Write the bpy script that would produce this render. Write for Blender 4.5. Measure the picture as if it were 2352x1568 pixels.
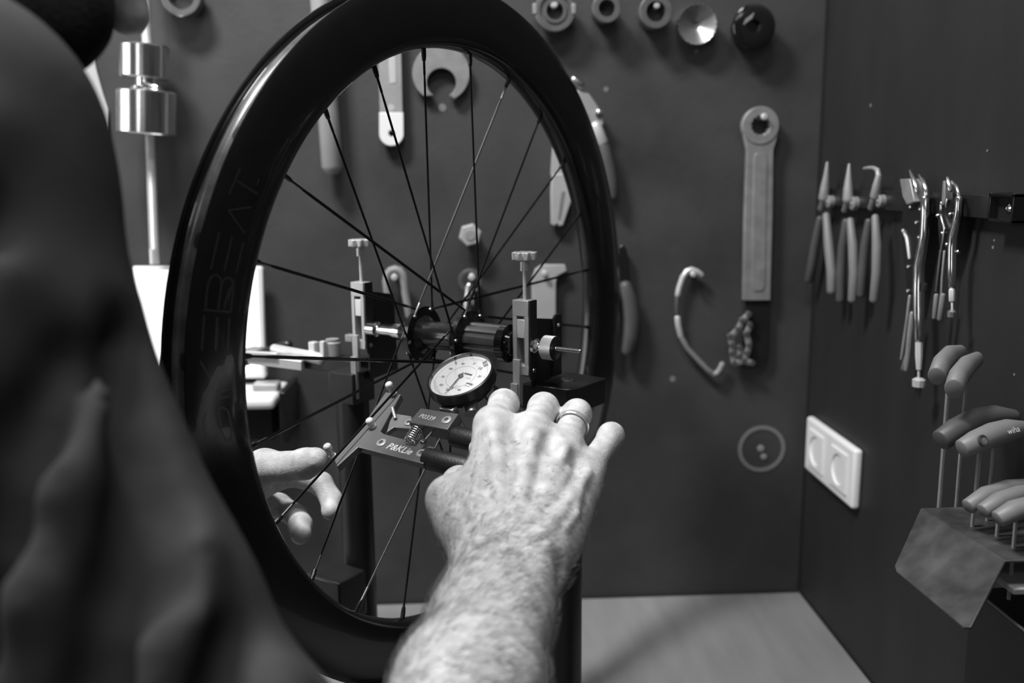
import bpy, bmesh, math, random
import numpy as np
from mathutils import Vector, Matrix
random.seed(7)
V = Vector
for o in list(bpy.data.objects):
    bpy.data.objects.remove(o)
S = bpy.context.scene
COL = S.collection

# ------------------------------------------------------------------ camera
CAMZ = 1.5
FPX, YAW, PITCH, ROLL = 2113.88, 0.04363, 0.17976, -0.00991
CX, CY = 1176.0, 784.0
CAM = V((0, 0, CAMZ))
FWD = V((math.sin(YAW) * math.cos(PITCH), math.cos(YAW) * math.cos(PITCH), -math.sin(PITCH)))
_r = V((math.cos(YAW), -math.sin(YAW), 0))
_u = _r.cross(FWD)
RGT = _r * math.cos(ROLL) + _u * math.sin(ROLL)
UPV = -_r * math.sin(ROLL) + _u * math.cos(ROLL)
cd = bpy.data.cameras.new('camera')
cam = bpy.data.objects.new('camera', cd)
COL.objects.link(cam)
cam.matrix_world = Matrix(((RGT.x, UPV.x, -FWD.x, CAM.x), (RGT.y, UPV.y, -FWD.y, CAM.y), (RGT.z, UPV.z, -FWD.z, CAM.z), (0, 0, 0, 1)))
cd.sensor_width = 36.0
cd.lens = FPX * 36.0 / 2352.0
cd.clip_start = 0.02
cd.dof.use_dof = True
cd.dof.focus_distance = 0.755
cd.dof.aperture_fstop = 4.2
S.camera = cam

# ------------------------------------------------------------------ world, lamps, exposure
w = bpy.data.worlds.new('world'); S.world = w; w.use_nodes = True
w.node_tree.nodes['Background'].inputs[0].default_value = (1, 1, 1, 1)
w.node_tree.nodes['Background'].inputs[1].default_value = 0.05
S.view_settings.view_transform = 'Standard'
S.view_settings.look = 'None'
S.view_settings.exposure = 0.0
S.view_settings.gamma = 1.0
S.view_settings.use_curve_mapping = False

def area(name, loc, target, sx, sy, energy):
    ld = bpy.data.lights.new(name, 'AREA'); ld.shape = 'RECTANGLE'; ld.size = sx; ld.size_y = sy; ld.energy = energy
    o = bpy.data.objects.new(name, ld); COL.objects.link(o)
    o.location = loc
    o.rotation_euler = (V(target) - V(loc)).to_track_quat('-Z', 'Y').to_euler()
    return o
area('ceiling_or_fill_lamp', (-0.58, 0.56, 2.72), (-0.58, 0.5601, 0.0), 0.38, 0.22, 40.0)
area('ceiling_or_fill_lamp', (-0.05, 0.20, 2.72), (-0.05, 0.2001, 1.0), 0.5, 0.28, 11.0)
area('ceiling_or_fill_lamp', (0.10, -1.35, 2.70), (0.0, 0.85, 1.3), 1.3, 0.25, 4.0)  # added soft front fill behind the camera, for hand and metal faces
area('window_light', (-0.98, -1.50, 1.85), (-0.2, 0.9, 1.5), 0.32, 1.0, 4.5)
area('window_light', (-1.85, 0.70, 1.60), (0.1, 0.95, 1.35), 1.0, 0.9, 12.0)

# ------------------------------------------------------------------ pixel helpers (image 2352 x 1568)
YW, XW, ZB = 1.247, 0.4747, CAMZ - 0.607          # back wall, right wall, bench top
def ray(x, y): return FWD + RGT * ((x - CX) / FPX) - UPV * ((y - CY) / FPX)
def at(x, y, d): return CAM + ray(x, y) * d
def bw(x, y, off=0.0):
    d = ray(x, y); return CAM + d * ((YW - off) / d.y)
def rw(x, y, off=0.0):
    d = ray(x, y); return CAM + d * ((XW - off) / d.x)
def dep(P): return (P - CAM).dot(FWD)
def ms(P, px): return px * dep(P) / FPX          # pixels -> metres at P
AZ = -0.61845
AX = V((math.cos(AZ), math.sin(AZ), 0)); E1 = V((-math.sin(AZ), math.cos(AZ), 0)); UZ = V((0, 0, 1))
HUB = V((-0.01361, 0.85543, CAMZ - 0.15125))
def ax_t(x, y):                                   # axle coordinate nearest to the ray
    d = ray(x, y).normalized(); n = AX.cross(d)
    m = Matrix((AX, -d, n)).transposed()
    return (m.inverted() @ (CAM - HUB)).x
def wh(t, e, z): return HUB + AX * t + E1 * e + UZ * z
TN = V((-0.3053, -0.3843, 0.8712)).normalized()   # normal of the tension meter
TB = V((-0.0833, 0.7463, CAMZ - 0.1970))
def tp(x, y, off=0.0):
    d = ray(x, y); return CAM + d * (((TB + TN * off) - CAM).dot(TN) / d.dot(TN))

# ------------------------------------------------------------------ materials
MATS = {}
def mat(name, c, rough=0.5, metal=0.0, noise=0.0, nscale=20.0, bump=0.0, bscale=80.0, stretch=(1, 1, 1), emit=0.0, coat=0.0, rvar=0.0, spec=0.5):
    m = bpy.data.materials.new(name); m.use_nodes = True; MATS[name] = m
    nt = m.node_tree; b = nt.nodes['Principled BSDF']
    b.inputs['Base Color'].default_value = (c, c, c, 1)
    b.inputs['Roughness'].default_value = rough
    b.inputs['Metallic'].default_value = metal
    b.inputs['Specular IOR Level'].default_value = spec
    b.inputs['Coat Weight'].default_value = coat
    if emit:
        b.inputs['Emission Color'].default_value = (1, 1, 1, 1); b.inputs['Emission Strength'].default_value = emit
    if noise or bump or rvar:
        tc = nt.nodes.new('ShaderNodeTexCoord'); mp = nt.nodes.new('ShaderNodeMapping')
        mp.inputs['Scale'].default_value = stretch
        nt.links.new(tc.outputs['Object'], mp.inputs['Vector'])
    if noise or rvar:
        n = nt.nodes.new('ShaderNodeTexNoise'); n.inputs['Scale'].default_value = nscale; n.inputs['Detail'].default_value = 5
        nt.links.new(mp.outputs[0], n.inputs['Vector'])
        if noise:
            r = nt.nodes.new('ShaderNodeMapRange')
            r.inputs['From Min'].default_value = 0.25; r.inputs['From Max'].default_value = 0.75
            r.inputs['To Min'].default_value = c * (1 - noise); r.inputs['To Max'].default_value = c * (1 + noise)
            nt.links.new(n.outputs['Fac'], r.inputs['Value']); nt.links.new(r.outputs[0], b.inputs['Base Color'])
        if rvar:
            r2 = nt.nodes.new('ShaderNodeMapRange')
            r2.inputs['To Min'].default_value = max(0, rough - rvar); r2.inputs['To Max'].default_value = rough + rvar
            nt.links.new(n.outputs['Fac'], r2.inputs['Value']); nt.links.new(r2.outputs[0], b.inputs['Roughness'])
    if bump:
        n2 = nt.nodes.new('ShaderNodeTexNoise'); n2.inputs['Scale'].default_value = bscale; n2.inputs['Detail'].default_value = 4
        nt.links.new(mp.outputs[0], n2.inputs['Vector'])
        bp = nt.nodes.new('ShaderNodeBump'); bp.inputs['Strength'].default_value = bump; bp.inputs['Distance'].default_value = 0.001
        nt.links.new(n2.outputs['Fac'], bp.inputs['Height']); nt.links.new(bp.outputs[0], b.inputs['Normal'])
    return m
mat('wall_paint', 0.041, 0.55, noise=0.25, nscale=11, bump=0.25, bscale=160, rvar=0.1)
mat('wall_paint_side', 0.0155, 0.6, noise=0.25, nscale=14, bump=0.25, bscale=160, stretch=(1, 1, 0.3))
mat('filler', 0.16, 0.8)
mat('flat_black', 0.008, 0.9)
mat('plywood', 0.24, 0.5, noise=0.13, nscale=7, stretch=(6, 1.0, 1), bump=0.05)
mat('ply_edge', 0.22, 0.6, noise=0.3, nscale=30, stretch=(1, 1, 25))
mat('floor_concrete', 0.16, 0.7, noise=0.2, nscale=4)
mat('chrome', 0.75, 0.16, 1.0)
mat('steel', 0.55, 0.3, 1.0, noise=0.1, nscale=40)
mat('steel_dull', 0.36, 0.42, 1.0, noise=0.15, nscale=30)
mat('turned_steel', 0.72, 0.2, 1.0, bump=0.05, bscale=60, stretch=(1, 1, 25))
mat('clamp_alu', 0.42, 0.4, 0.35, noise=0.06, nscale=60)
mat('cast_steel', 0.27, 0.45, 0.35, noise=0.2, nscale=60)
mat('socket_steel', 0.13, 0.4, 0.4, noise=0.2, nscale=60)
mat('cast_light', 0.34, 0.45, 0.3, noise=0.12, nscale=60)
mat('bright_steel', 0.62, 0.4, 0.4, noise=0.06, nscale=60)
mat('galvanised', 0.066, 0.5, 0.4, noise=0.6, nscale=38, rvar=0.15)
mat('carbon', 0.0065, 0.22, noise=0.25, nscale=60, coat=0.35, spec=0.35)
mat('carbon_bed', 0.085, 0.25, noise=0.5, nscale=60, spec=0.8)  # paler than the rim's carbon: the channel's highlights put into its colour
mat('decal', 0.026, 0.3)
mat('black_metal', 0.010, 0.3, 0.0)
mat('black_gloss', 0.006, 0.12, coat=0.5)
mat('hub_black', 0.02, 0.22, 0.5, coat=0.3)
mat('hub_mid', 0.10, 0.3, 0.7)
mat('spoke_black', 0.012, 0.28, 0.5)
mat('stand_black', 0.009, 0.38, noise=0.3, nscale=30)
mat('stand_plate', 0.022, 0.33, 0.4, noise=0.3, nscale=25)
mat('anodised', 0.125, 0.42, 0.45, bump=0.04, bscale=400)
mat('anod_light', 0.20, 0.4, 0.5, bump=0.04, bscale=400)
mat('print_white', 0.72, 0.5)
mat('rubber', 0.010, 0.45, bump=0.35, bscale=700)
mat('dial_white', 0.72, 0.45)
mat('dial_ink', 0.03, 0.5)
mat('dial_grey', 0.30, 0.5)
mat('grip_grey', 0.17, 0.5, noise=0.06, nscale=50)
mat('grip_dark', 0.07, 0.5, noise=0.1, nscale=50)
mat('handle_grey', 0.24, 0.5, noise=0.05, nscale=40)
mat('pale_tool', 0.36, 0.5, noise=0.06, nscale=40)
mat('white_plastic', 0.78, 0.35)
mat('white_recess', 0.80, 0.3)
mat('screen', 0.8, 0.4, emit=1.3)
mat('shirt', 0.038, 0.95, noise=0.2, nscale=25, bump=0.3, bscale=900, spec=0.1)
mat('trousers', 0.015, 0.9)
mat('beard', 0.006, 0.9, noise=0.6, nscale=180, bump=1.0, bscale=300, spec=0.2)
mat('hair_fine', 0.15, 0.6)
mat('gold_ring', 0.7, 0.2, 0.7)
mat('paper', 0.42, 0.7, noise=0.05, nscale=20)
mat('nail', 0.55, 0.3)

# ------------------------------------------------------------------ mesh helpers
class MB:
    def __init__(s): s.v = []; s.f = []
    def add(s, vs, fs):
        n = len(s.v); s.v += [V(p) for p in vs]; s.f += [tuple(i + n for i in f) for f in fs]
    def box(s, c, a, b, d):                       # centre and three half vectors
        c, a, b, d = V(c), V(a), V(b), V(d)
        vs = [c + a * i + b * j + d * k for i in (-1, 1) for j in (-1, 1) for k in (-1, 1)]
        s.add(vs, [(0, 1, 3, 2), (4, 6, 7, 5), (0, 4, 5, 1), (2, 3, 7, 6), (0, 2, 6, 4), (1, 5, 7, 3)]); return s
    def prism(s, poly, vec):
        n = len(poly); vec = V(vec)
        s.add([V(p) for p in poly] + [V(p) + vec for p in poly],
              [tuple(range(n)), tuple(range(2 * n - 1, n - 1, -1))] + [(i, (i + 1) % n, n + (i + 1) % n, n + i) for i in range(n)]); return s
    def ring(s, outer, inner, vec):               # prism with a hole; equal counts
        n = len(outer); vec = V(vec)
        vs = [V(p) for p in outer] + [V(p) for p in inner]; vs += [p + vec for p in vs]
        fs = []
        for i in range(n):
            j = (i + 1) % n
            fs += [(i, j, n + j, n + i), (2 * n + i, 3 * n + i, 3 * n + j, 2 * n + j), (i, 2 * n + i, 2 * n + j, j), (n + i, n + j, 3 * n + j, 3 * n + i)]
        s.add(vs, fs); return s
    def lathe(s, o, axis, prof, seg=28, closed=False, ref=None, cap=True):
        o = V(o); axis = V(axis).normalized()
        r0 = ref if ref else (V((0, 0, 1)) if abs(axis.z) < 0.9 else V((1, 0, 0)))
        a = (r0 - axis * r0.dot(axis)).normalized(); b = axis.cross(a)
        base = []; vs = []
        for (t, r) in prof:
            if r < 1e-7:
                base.append((len(vs), 1)); vs.append(o + axis * t)
            else:
                base.append((len(vs), seg))
                for k in range(seg):
                    th = 2 * math.pi * k / seg
                    vs.append(o + axis * t + (a * math.cos(th) + b * math.sin(th)) * r)
        fs = []; m = len(prof)
        for i in range(m if closed else m - 1):
            (p, np_), (q, nq) = base[i], base[(i + 1) % m]
            for k in range(seg):
                l = (k + 1) % seg
                if np_ == 1 and nq == 1: continue
                if np_ == 1: fs.append((p, q + l, q + k))
                elif nq == 1: fs.append((p + k, p + l, q))
                else: fs.append((p + k, p + l, q + l, q + k))
        if not closed and cap:
            if base[0][1] > 1: fs.append(tuple(base[0][0] + k for k in range(seg)))
            if base[-1][1] > 1: fs.append(tuple(base[-1][0] + k for k in reversed(range(seg))))
        s.add(vs, fs); return s
    def cyl(s, a, b, r, seg=16, r2=None):
        a, b = V(a), V(b); L = (b - a).length
        return s.lathe(a, b - a, [(0, r), (L, r if r2 is None else r2)], seg)
    def tube(s, pts, rad, seg=12, ref=None, flat=1.0, rnd=True, blunt=False):   # swept tube; flat squeezes the direction of ref
        pts = [V(p) for p in pts]; n = len(pts)
        if not hasattr(rad, '__len__'): rad = [rad] * n
        rad = list(rad)
        if rnd:                                                       # rounded ends
            d0 = (pts[0] - pts[1]).normalized(); d1 = (pts[-1] - pts[-2]).normalized()
            e0, e1 = (.14, .06) if blunt else (.72, .45)
            P = [pts[0] + d0 * rad[0] * e0, pts[0] + d0 * rad[0] * e1] + pts + [pts[-1] + d1 * rad[-1] * 0.45, pts[-1] + d1 * rad[-1] * 0.72]
            rad = [rad[0] * (.84 if blunt else .45), rad[0] * (.95 if blunt else .82)] + rad + [rad[-1] * 0.82, rad[-1] * 0.45]; pts = P; n = len(pts)
        tg = []
        for i in range(n):
            a = pts[max(0, i - 1)]; b = pts[min(n - 1, i + 1)]; tg.append((b - a).normalized())
        nrm = V(ref) if ref else (V((0, 0, 1)) if abs(tg[0].z) < 0.8 else V((0, 1, 0)))
        vs = []
        for i in range(n):
            nrm = ((V(ref) if ref else nrm) - tg[i] * (V(ref) if ref else nrm).dot(tg[i])).normalized()
            b = tg[i].cross(nrm)
            for k in range(seg):
                th = 2 * math.pi * k / seg
                vs.append(pts[i] + (nrm * math.cos(th) * flat + b * math.sin(th)) * rad[i])
        fs = [(i * seg + k, i * seg + (k + 1) % seg, (i + 1) * seg + (k + 1) % seg, (i + 1) * seg + k) for i in range(n - 1) for k in range(seg)]
        fs += [tuple(reversed(range(seg))), tuple((n - 1) * seg + k for k in range(seg))]
        s.add(vs, fs); return s
    def obj(s, name, m, parent=None, smooth=35.0, bevel=0.0, bseg=2):
        off = parent.location if parent else V((0, 0, 0))
        if parent and parent.parent: off = off + parent.parent.location
        me = bpy.data.meshes.new(name)
        me.from_pydata([tuple(p - off) for p in s.v], [], s.f)
        bm = bmesh.new(); bm.from_mesh(me); bmesh.ops.recalc_face_normals(bm, faces=bm.faces); bm.to_mesh(me); bm.free()
        me.materials.append(MATS[m])
        if smooth:
            me.shade_smooth(); me.set_sharp_from_angle(angle=math.radians(smooth))
        o = bpy.data.objects.new(name, me); COL.objects.link(o)
        if parent: o.parent = parent
        if bevel:
            md = o.modifiers.new('bevel', 'BEVEL'); md.width = bevel; md.segments = bseg; md.limit_method = 'ANGLE'; md.angle_limit = math.radians(50)
        return o
def thing(name, loc, label, cat, group=None):
    o = bpy.data.objects.new(name, None); COL.objects.link(o); o.location = V(loc); o.empty_display_size = 0.02
    o['label'] = label; o['category'] = cat
    if group: o['group'] = group
    return o
def tag(o, label, cat, group=None):
    o['label'] = label; o['category'] = cat
    if group: o['group'] = group
    return o
def struct(o): o['kind'] = 'structure'; return o
def circ(c, r, a, b, n=32, ph=0.0):
    return [V(c) + (V(a) * math.cos(2 * math.pi * k / n + ph) + V(b) * math.sin(2 * math.pi * k / n + ph)) * r for k in range(n)]
XV, YV = V((1, 0, 0)), V((0, 1, 0))
def text(name, txt, origin, bx, nrm, width, m, parent, depth=0.00012, shear=0.0, bold=0.0, rise=0.0):
    cu = bpy.data.curves.new(name, 'FONT'); cu.body = txt; cu.size = 1.0; cu.shear = shear; cu.offset = bold
    cu.align_x = 'CENTER'; cu.align_y = 'CENTER'; cu.resolution_u = 3
    to = bpy.data.objects.new(name, cu); COL.objects.link(to)
    dg = bpy.context.evaluated_depsgraph_get()
    me = bpy.data.meshes.new_from_object(to.evaluated_get(dg))
    bpy.data.objects.remove(to); bpy.data.curves.remove(cu)
    xs = [v.co.x for v in me.vertices]; ys = [v.co.y for v in me.vertices]
    sc = width / (max(xs) - min(xs)); cxm = (max(xs) + min(xs)) / 2; cym = (max(ys) + min(ys)) / 2
    nrm = V(nrm).normalized(); bx = (V(bx) - nrm * V(bx).dot(nrm)).normalized(); by = nrm.cross(bx)
    off = parent.location + (parent.parent.location if parent.parent else V((0, 0, 0)))
    for v in me.vertices:
        v.co = V(origin) + bx * ((v.co.x - cxm) * sc) + by * ((v.co.y - cym) * sc) + nrm * depth - off
    me.materials.clear(); me.materials.append(MATS[m])
    o = bpy.data.objects.new(name, me); COL.objects.link(o); o.parent = parent
    return o

# ================================================================== SETTING
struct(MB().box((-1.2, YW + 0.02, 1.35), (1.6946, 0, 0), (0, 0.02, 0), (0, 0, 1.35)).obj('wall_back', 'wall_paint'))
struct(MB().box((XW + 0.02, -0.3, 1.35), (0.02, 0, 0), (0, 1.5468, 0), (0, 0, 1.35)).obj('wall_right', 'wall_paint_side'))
struct(MB().box((-1.0, -0.4, -0.02), (1.9, 0, 0), (0, 1.7, 0), (0, 0, 0.02)).obj('floor', 'floor_concrete'))
WB = bpy.data.objects['wall_back']; WR = bpy.data.objects['wall_right']
MB().box((XW - 0.002, YW - 0.001, 1.7), (0.002, 0, 0), (0, 0.001, 0), (0, 0, 0.8)).obj('corner_strip', 'flat_black', WB)  # thin dark strip down the corner of the two walls
for (x, y, r) in ((1392, 205, 6), (1545, 870, 7), (1016, 247, 9), (1930, 101, 5), (1600, 118, 4), (1290, 148, 0)):
    if r:
        c = bw(x, y); MB().cyl(c - YV * 0.0004, c + YV * 0.001, ms(c, r), 14).obj('filler_spot', 'filler', WB)
for (x, y, r) in ((2268, 346, 3), (2281, 568, 4), (2284, 552, 3), (2000, 242, 4), (2330, 860, 3)):
    c = rw(x, y); MB().cyl(c - XV * 0.0004, c + XV * 0.001, ms(c, r), 10).obj('chipped_spot', 'filler', WR)

# workbench: worktop plus legs
bench = thing('workbench', (-0.6, 0.95, ZB - 0.04), 'pale birch plywood worktop of the bench under the dark tool wall', 'workbench')
MB().box((-0.66, 0.959, ZB - 0.018), (1.1330, 0, 0), (0, 0.284, 0), (0, 0, 0.018)).obj('worktop', 'plywood', bench, bevel=0.002)
for (x, y) in ((-1.74, 0.72), (-1.74, 1.2), (0.42, 0.72), (0.42, 1.2)):
    MB().box((x, y, (ZB - 0.036) / 2), (0.025, 0, 0), (0, 0.025, 0), (0, 0, (ZB - 0.036) / 2)).obj('leg', 'black_metal', bench, bevel=0.002)

def peg(x, y, L, rp=7, tipmat='bright_steel'):
    c = bw(x, y, L); r = ms(c, rp)
    o = MB().lathe(V((c.x, YW, c.z)), -YV, [(-0.004, r * 0.8), (L - 0.002, r * 0.8), (L - 0.0005, r), (L + 0.001, r * 0.7), (L + 0.0014, 0)], 14).obj('peg', tipmat, WB)
    return o

# ================================================================== WHEEL
wheel = thing('bicycle_wheel', HUB - UZ * 0.3165, 'black deep-section carbon bicycle wheel clamped in the truing stand', 'bicycle wheel')
side_d = [(.0134, .3152), (.0142, .307), (.0146, .296), (.0138, .281), (.0124, .270), (.0108, .2650)]
def rim_t(r):
    for (t0, r0), (t1, r1) in zip(side_d, side_d[1:]):
        if r1 <= r <= r0: return t1 + (t0 - t1) * (r - r1) / (r0 - r1)
    return .0134
nose = [(.0072, .2622), (.003, .2611), (0, .2609), (-.003, .2611), (-.0072, .2622)]
edge = [(.0128, .3164), (.0113, .3162), (.0106, .3148), (.0103, .3105), (.0096, .3098)]
body = edge[::-1] + side_d + nose + [(-t, r) for t, r in side_d[::-1]] + [(-t, r) for t, r in edge]
MB().lathe(HUB, AX, body, 168, cap=False).obj('rim', 'carbon', wheel, smooth=40)
bed = [(.0096, .3098), (.0066, .3095), (.0056, .3083), (.0040, .3080)]
rb = MB().lathe(HUB, AX, bed + [(-t, r) for t, r in bed[::-1]], 168, cap=False).obj('tyre_channel', 'carbon_bed', wheel, smooth=40)
A0 = -1.93716
def rimdir(th): return E1 * math.cos(th) + UZ * math.sin(th)
for i in range(24):
    th = A0 - i * math.pi / 12; d = rimdir(th); tg = E1 * -math.sin(th) + UZ * math.cos(th)
    c = HUB + d * .3083
    MB().prism([c + AX * (math.cos(a) * .0038) + tg * (math.sin(a) * .0052) for a in [2 * math.pi * k / 14 for k in range(14)]], d * -.0008).obj('access_hole', 'flat_black', rb)
    drive = i % 2 == 1
    sgn = (1 if i % 4 == 1 else -1) if drive else (1 if i % 4 == 0 else -1)
    th2 = th + sgn * math.radians(60)
    tf = .0125 if drive else -.042
    fo = (.0025 if sgn > 0 else -.0025)
    h = HUB + AX * (tf + fo) + rimdir(th2) * .0248
    n0 = HUB + d * .2612
    dirn = (h - n0).normalized()
    n1 = n0 + dirn * .0105
    nip = MB().lathe(n0 - dirn * .003, dirn, [(0, .0021), (.009, .0021), (.0125, .00175), (.0135, .0015)], 10).obj('nipple', 'spoke_black', wheel)
    sp = MB()
    sp.tube([n1, n1 + dirn * .012], .00105, 8, rnd=False)
    sp.tube([n1 + dirn * .012, n1 + dirn * .02, h - dirn * .022, h - dirn * .014], [.0011, .00135, .00135, .0011], 8, ref=AX, flat=.5, rnd=False)
    sp.tube([h - dirn * .014, h, h - AX * fo * 1.6], .0011, 8)
    sp.obj('spoke', 'spoke_black' if i not in (1, 12) else 'steel_dull', wheel)  # two spokes paler: the light they catch is put into their material
    MB().lathe(h + AX * fo * .5, AX * (1 if fo > 0 else -1), [(-.0008, .0019), (.0006, .0017), (.0012, .0008), (.0013, 0)], 10).obj('spoke_head', 'steel_dull', wheel)
MB().lathe(HUB, AX, [(-.052, .0105), (-.0515, .0165), (-.0455, .0185), (-.0445, .0265), (-.0395, .0272), (-.039, .0185), (-.034, .0140), (-.028, .0133), (-.004, .0133), (.004, .0165), (.0098, .019), (.0103, .0272), (.0148, .0268), (.0153, .0190), (.0165, .017)], 36).obj('hub_shell', 'hub_black', wheel)
fh = []
for k in range(54):
    a = 2 * math.pi * k / 54; r = .0166 if k % 6 in (0, 1, 2, 3) else .0152
    fh.append(HUB + AX * .0168 + rimdir(a) * r)
MB().prism(fh, AX * .035).obj('freehub', 'hub_mid', wheel, smooth=25)
MB().lathe(HUB, AX, [(.0516, .0150), (.0518, .0175), (.0585, .0175), (.059, .012), (.0635, .0115), (.0638, .006)], 32).obj('end_cap', 'black_gloss', wheel)
MB().lathe(HUB, AX, [(-.066, .004), (-.066, .0095), (-.058, .0095), (-.058, .012), (-.052, .012), (-.052, .004)], 28).obj('axle_end', 'hub_black', wheel)
def on_side(x, y):
    t = .0140
    for _ in range(4):
        d = ray(x, y); P = CAM + d * ((HUB + AX * t - CAM).dot(AX) / d.dot(AX))
        t = rim_t((P - HUB - AX * t).length) + .00012
    return P
def stroke(name, pts, wpx=4.5):
    m = MB(); n = len(pts); L = []
    for i, (x, y) in enumerate(pts):
        a = pts[max(0, i - 1)]; b = pts[min(n - 1, i + 1)]; dx, dy = b[0] - a[0], b[1] - a[1]; l = math.hypot(dx, dy)
        ox, oy = -dy / l * wpx / 2, dx / l * wpx / 2
        L += [on_side(x + ox, y + oy), on_side(x - ox, y - oy)]
    m.add(L, [(2 * i, 2 * i + 1, 2 * i + 3, 2 * i + 2) for i in range(n - 1)])
    return m
def c_(ox, oy, sc): return lambda *p: [(ox + x / sc, oy + y / sc) for x, y in p]
q4 = c_(360, 500, 5.227); q5 = c_(360, 800, 5.227); q6 = c_(350, 250, 1.96)
def letter(*lines):
    m = MB()
    for l in lines: k = stroke('x', l); m.add(k.v, k.f)
    m.obj('decal_letter', 'decal', wheel, smooth=0)
def sub(l, n=5):
    out = []
    for (a, b) in zip(l, l[1:]):
        for k in range(n): out.append((a[0] + (b[0] - a[0]) * k / n, a[1] + (b[1] - a[1]) * k / n))
    return out + [l[-1]]
letter(*[sub(q4(*l)) for l in (((750, 170), (650, 620)), ((905, 225), (810, 640)), ((1040, 290), (950, 670)))])
letter(sub(q4((565, 1105), (890, 1130))), sub(q4((585, 1090), (600, 900), (615, 800), (650, 710), (710, 682), (760, 715), (780, 790), (735, 1100)), 3), sub(q4((790, 780), (810, 735), (850, 715), (905, 745), (925, 830), (888, 1120)), 3))
letter(*[sub(q4(*l)) for l in (((570, 1170), (540, 1590)), ((727, 1190), (703, 1590)), ((872, 1200), (848, 1590)))])
letter(sub(q6((342, 456), (415, 560))), sub(q6((342, 456), (446, 442))))
letter(sub(q6((382, 325), (472, 382))), sub(q6((395, 265), (345, 385))))
letter(sub(q5((525, 150), (640, 370))), sub(q5((720, 525), (860, 490))), sub(q5((720, 605), (860, 575))))
letter(sub(q5((740, 725), (800, 705), (855, 750), (880, 850), (905, 990), (900, 1080), (840, 1110), (780, 1000), (748, 830), (740, 725)), 3), sub(q5((600, 760), (570, 850), (575, 1000), (600, 1130)), 3))

# ================================================================== TRUING STAND
stand = thing('truing_stand', V((0.03, 0.86, ZB)), 'black two-post wheel truing stand with slotted steel axle clamps and knurled knob', 'truing stand')
def bracket(tc, zo, flip):
    t0, t1 = tc - .0083, tc + .0083
    m = MB()
    hz = lambda t, e, z: wh(t, e, z + zo)
    for (a, b) in ((t0, t0 + .0042), (t1 - .0042, t1)):
        m.box(hz((a + b) / 2, 0, .006), AX * (b - a) / 2, E1 * .006, UZ * .032)
    m.box(hz(tc, 0, .034), AX * .0083, E1 * .0061, UZ * .0072)
    m.box(hz(tc, 0, -.022), AX * .0083, E1 * .0061, UZ * .0045)
    cl = m.obj('clamp_bar', 'clamp_alu', stand, bevel=.0006)
    MB().box(hz(tc, -.0015, .0155), AX * .0040, E1 * .004, UZ * .0085).obj('slider', 'bright_steel', cl, bevel=.0006)
    MB().prism([hz(t1 + .0002, e, z) for e, z in ((-.0055, .041), (.0062, .041), (.0062, -.024), (.0052, -.0295), (.0022, -.032), (-.0018, -.032), (-.0045, -.0295), (-.0055, -.024))], AX * .0016).obj('side_plate', 'stand_plate', cl, bevel=.0003)
    MB().lathe(hz(t1 + .0018, .0005, -.0225), AX, [(0, .0022), (.0006, .002), (.001, .0009), (.0011, 0)], 12).obj('rivet', 'steel', cl)
    MB().box(hz(t0 + .0055, -.0075, -.031), AX * .0036, E1 * .0018, UZ * .019).obj('tongue', 'cast_light', cl, bevel=.0005)
    MB().box(hz(t0 + .0040, -.0095, -.056), AX * .0036, E1 * .0018, UZ * .022).obj('lower_tongue', 'cast_steel', cl, bevel=.0005)
    k = MB().lathe(hz(tc + .0012, 0, .041), UZ, [(0, .0017), (.026, .0017), (.026, .0040), (.034, .0040), (.034, .0026), (.038, .0026)], 16).obj('screw', 'bright_steel', stand)
    st = []
    for i in range(48):
        a = 2 * math.pi * i / 48; r = .0104 + .0014 * math.cos(a * 8)
        st.append(hz(tc + .0012, 0, .0765) + (AX * math.cos(a) + E1 * math.sin(a)) * r)
    MB().prism(st, UZ * .0072).obj('star_knob', 'clamp_alu', k, bevel=.0008)
bracket(.0735, 0.0, False)
bracket(-.1195, .0055, True)
# right side: plate, cone, knurled knob, threaded rod
m = MB(); m.prism([wh(.0765, e, z) for e, z in ((.006, .024), (.052, .017), (.054, -.036), (.006, -.040))], AX * .0025); m.obj('back_plate', 'stand_plate', stand, bevel=.0004)
m = MB(); m.prism([wh(.0795, e, z) for e, z in ((.040, .020), (.042, .0225), (.052, .0225), (.054, .020), (.054, -.036), (.040, -.036))], AX * .0022); tab = m.obj('hinge_tab', 'stand_plate', stand, bevel=.0004)
MB().lathe(wh(.0817, .0475, .012), AX, [(0, .0018), (.0008, .0016), (.0012, 0)], 12).obj('rivet', 'bright_steel', tab)
MB().lathe(HUB, AX, [(.0835, .0045), (.084, .0070), (.087, .0072), (.0895, .0045), (.0915, .0062), (.0945, .0066), (.0955, .0045)], 24).obj('axle_cone', 'chrome', stand)
kn = []
for i in range(144):
    a = 2 * math.pi * i / 144; kn.append(wh(.0955, 0, 0) + rimdir(a) * (.0108 if i % 2 else .0105))
k = MB().prism(kn, AX * .0108).obj('knurled_knob', 'clamp_alu', stand, smooth=20)
MB().lathe(HUB, AX, [(.1063, .0108), (.1068, .0100), (.1069, 0)], 36, cap=False).obj('knob_face', 'stand_black', k)
pr = [(.1066, .0019)]
t = .1072
while t < .1305: pr += [(t, .0019), (t + .0004, .0015)]; t += .0008
pr += [(.1308, .0019), (.1318, .0017), (.132, 0)]
MB().lathe(HUB, AX, pr, 12).obj('threaded_rod', 'chrome', stand, smooth=60)
MB().lathe(HUB, AX, [(-.111, .004), (-.110, .0075), (-.100, .0075), (-.098, .005), (-.090, .0065), (-.080, .0065), (-.074, .0085), (-.0665, .0085), (-.0665, .004)], 22).obj('axle_cone', 'chrome', stand)
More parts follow.
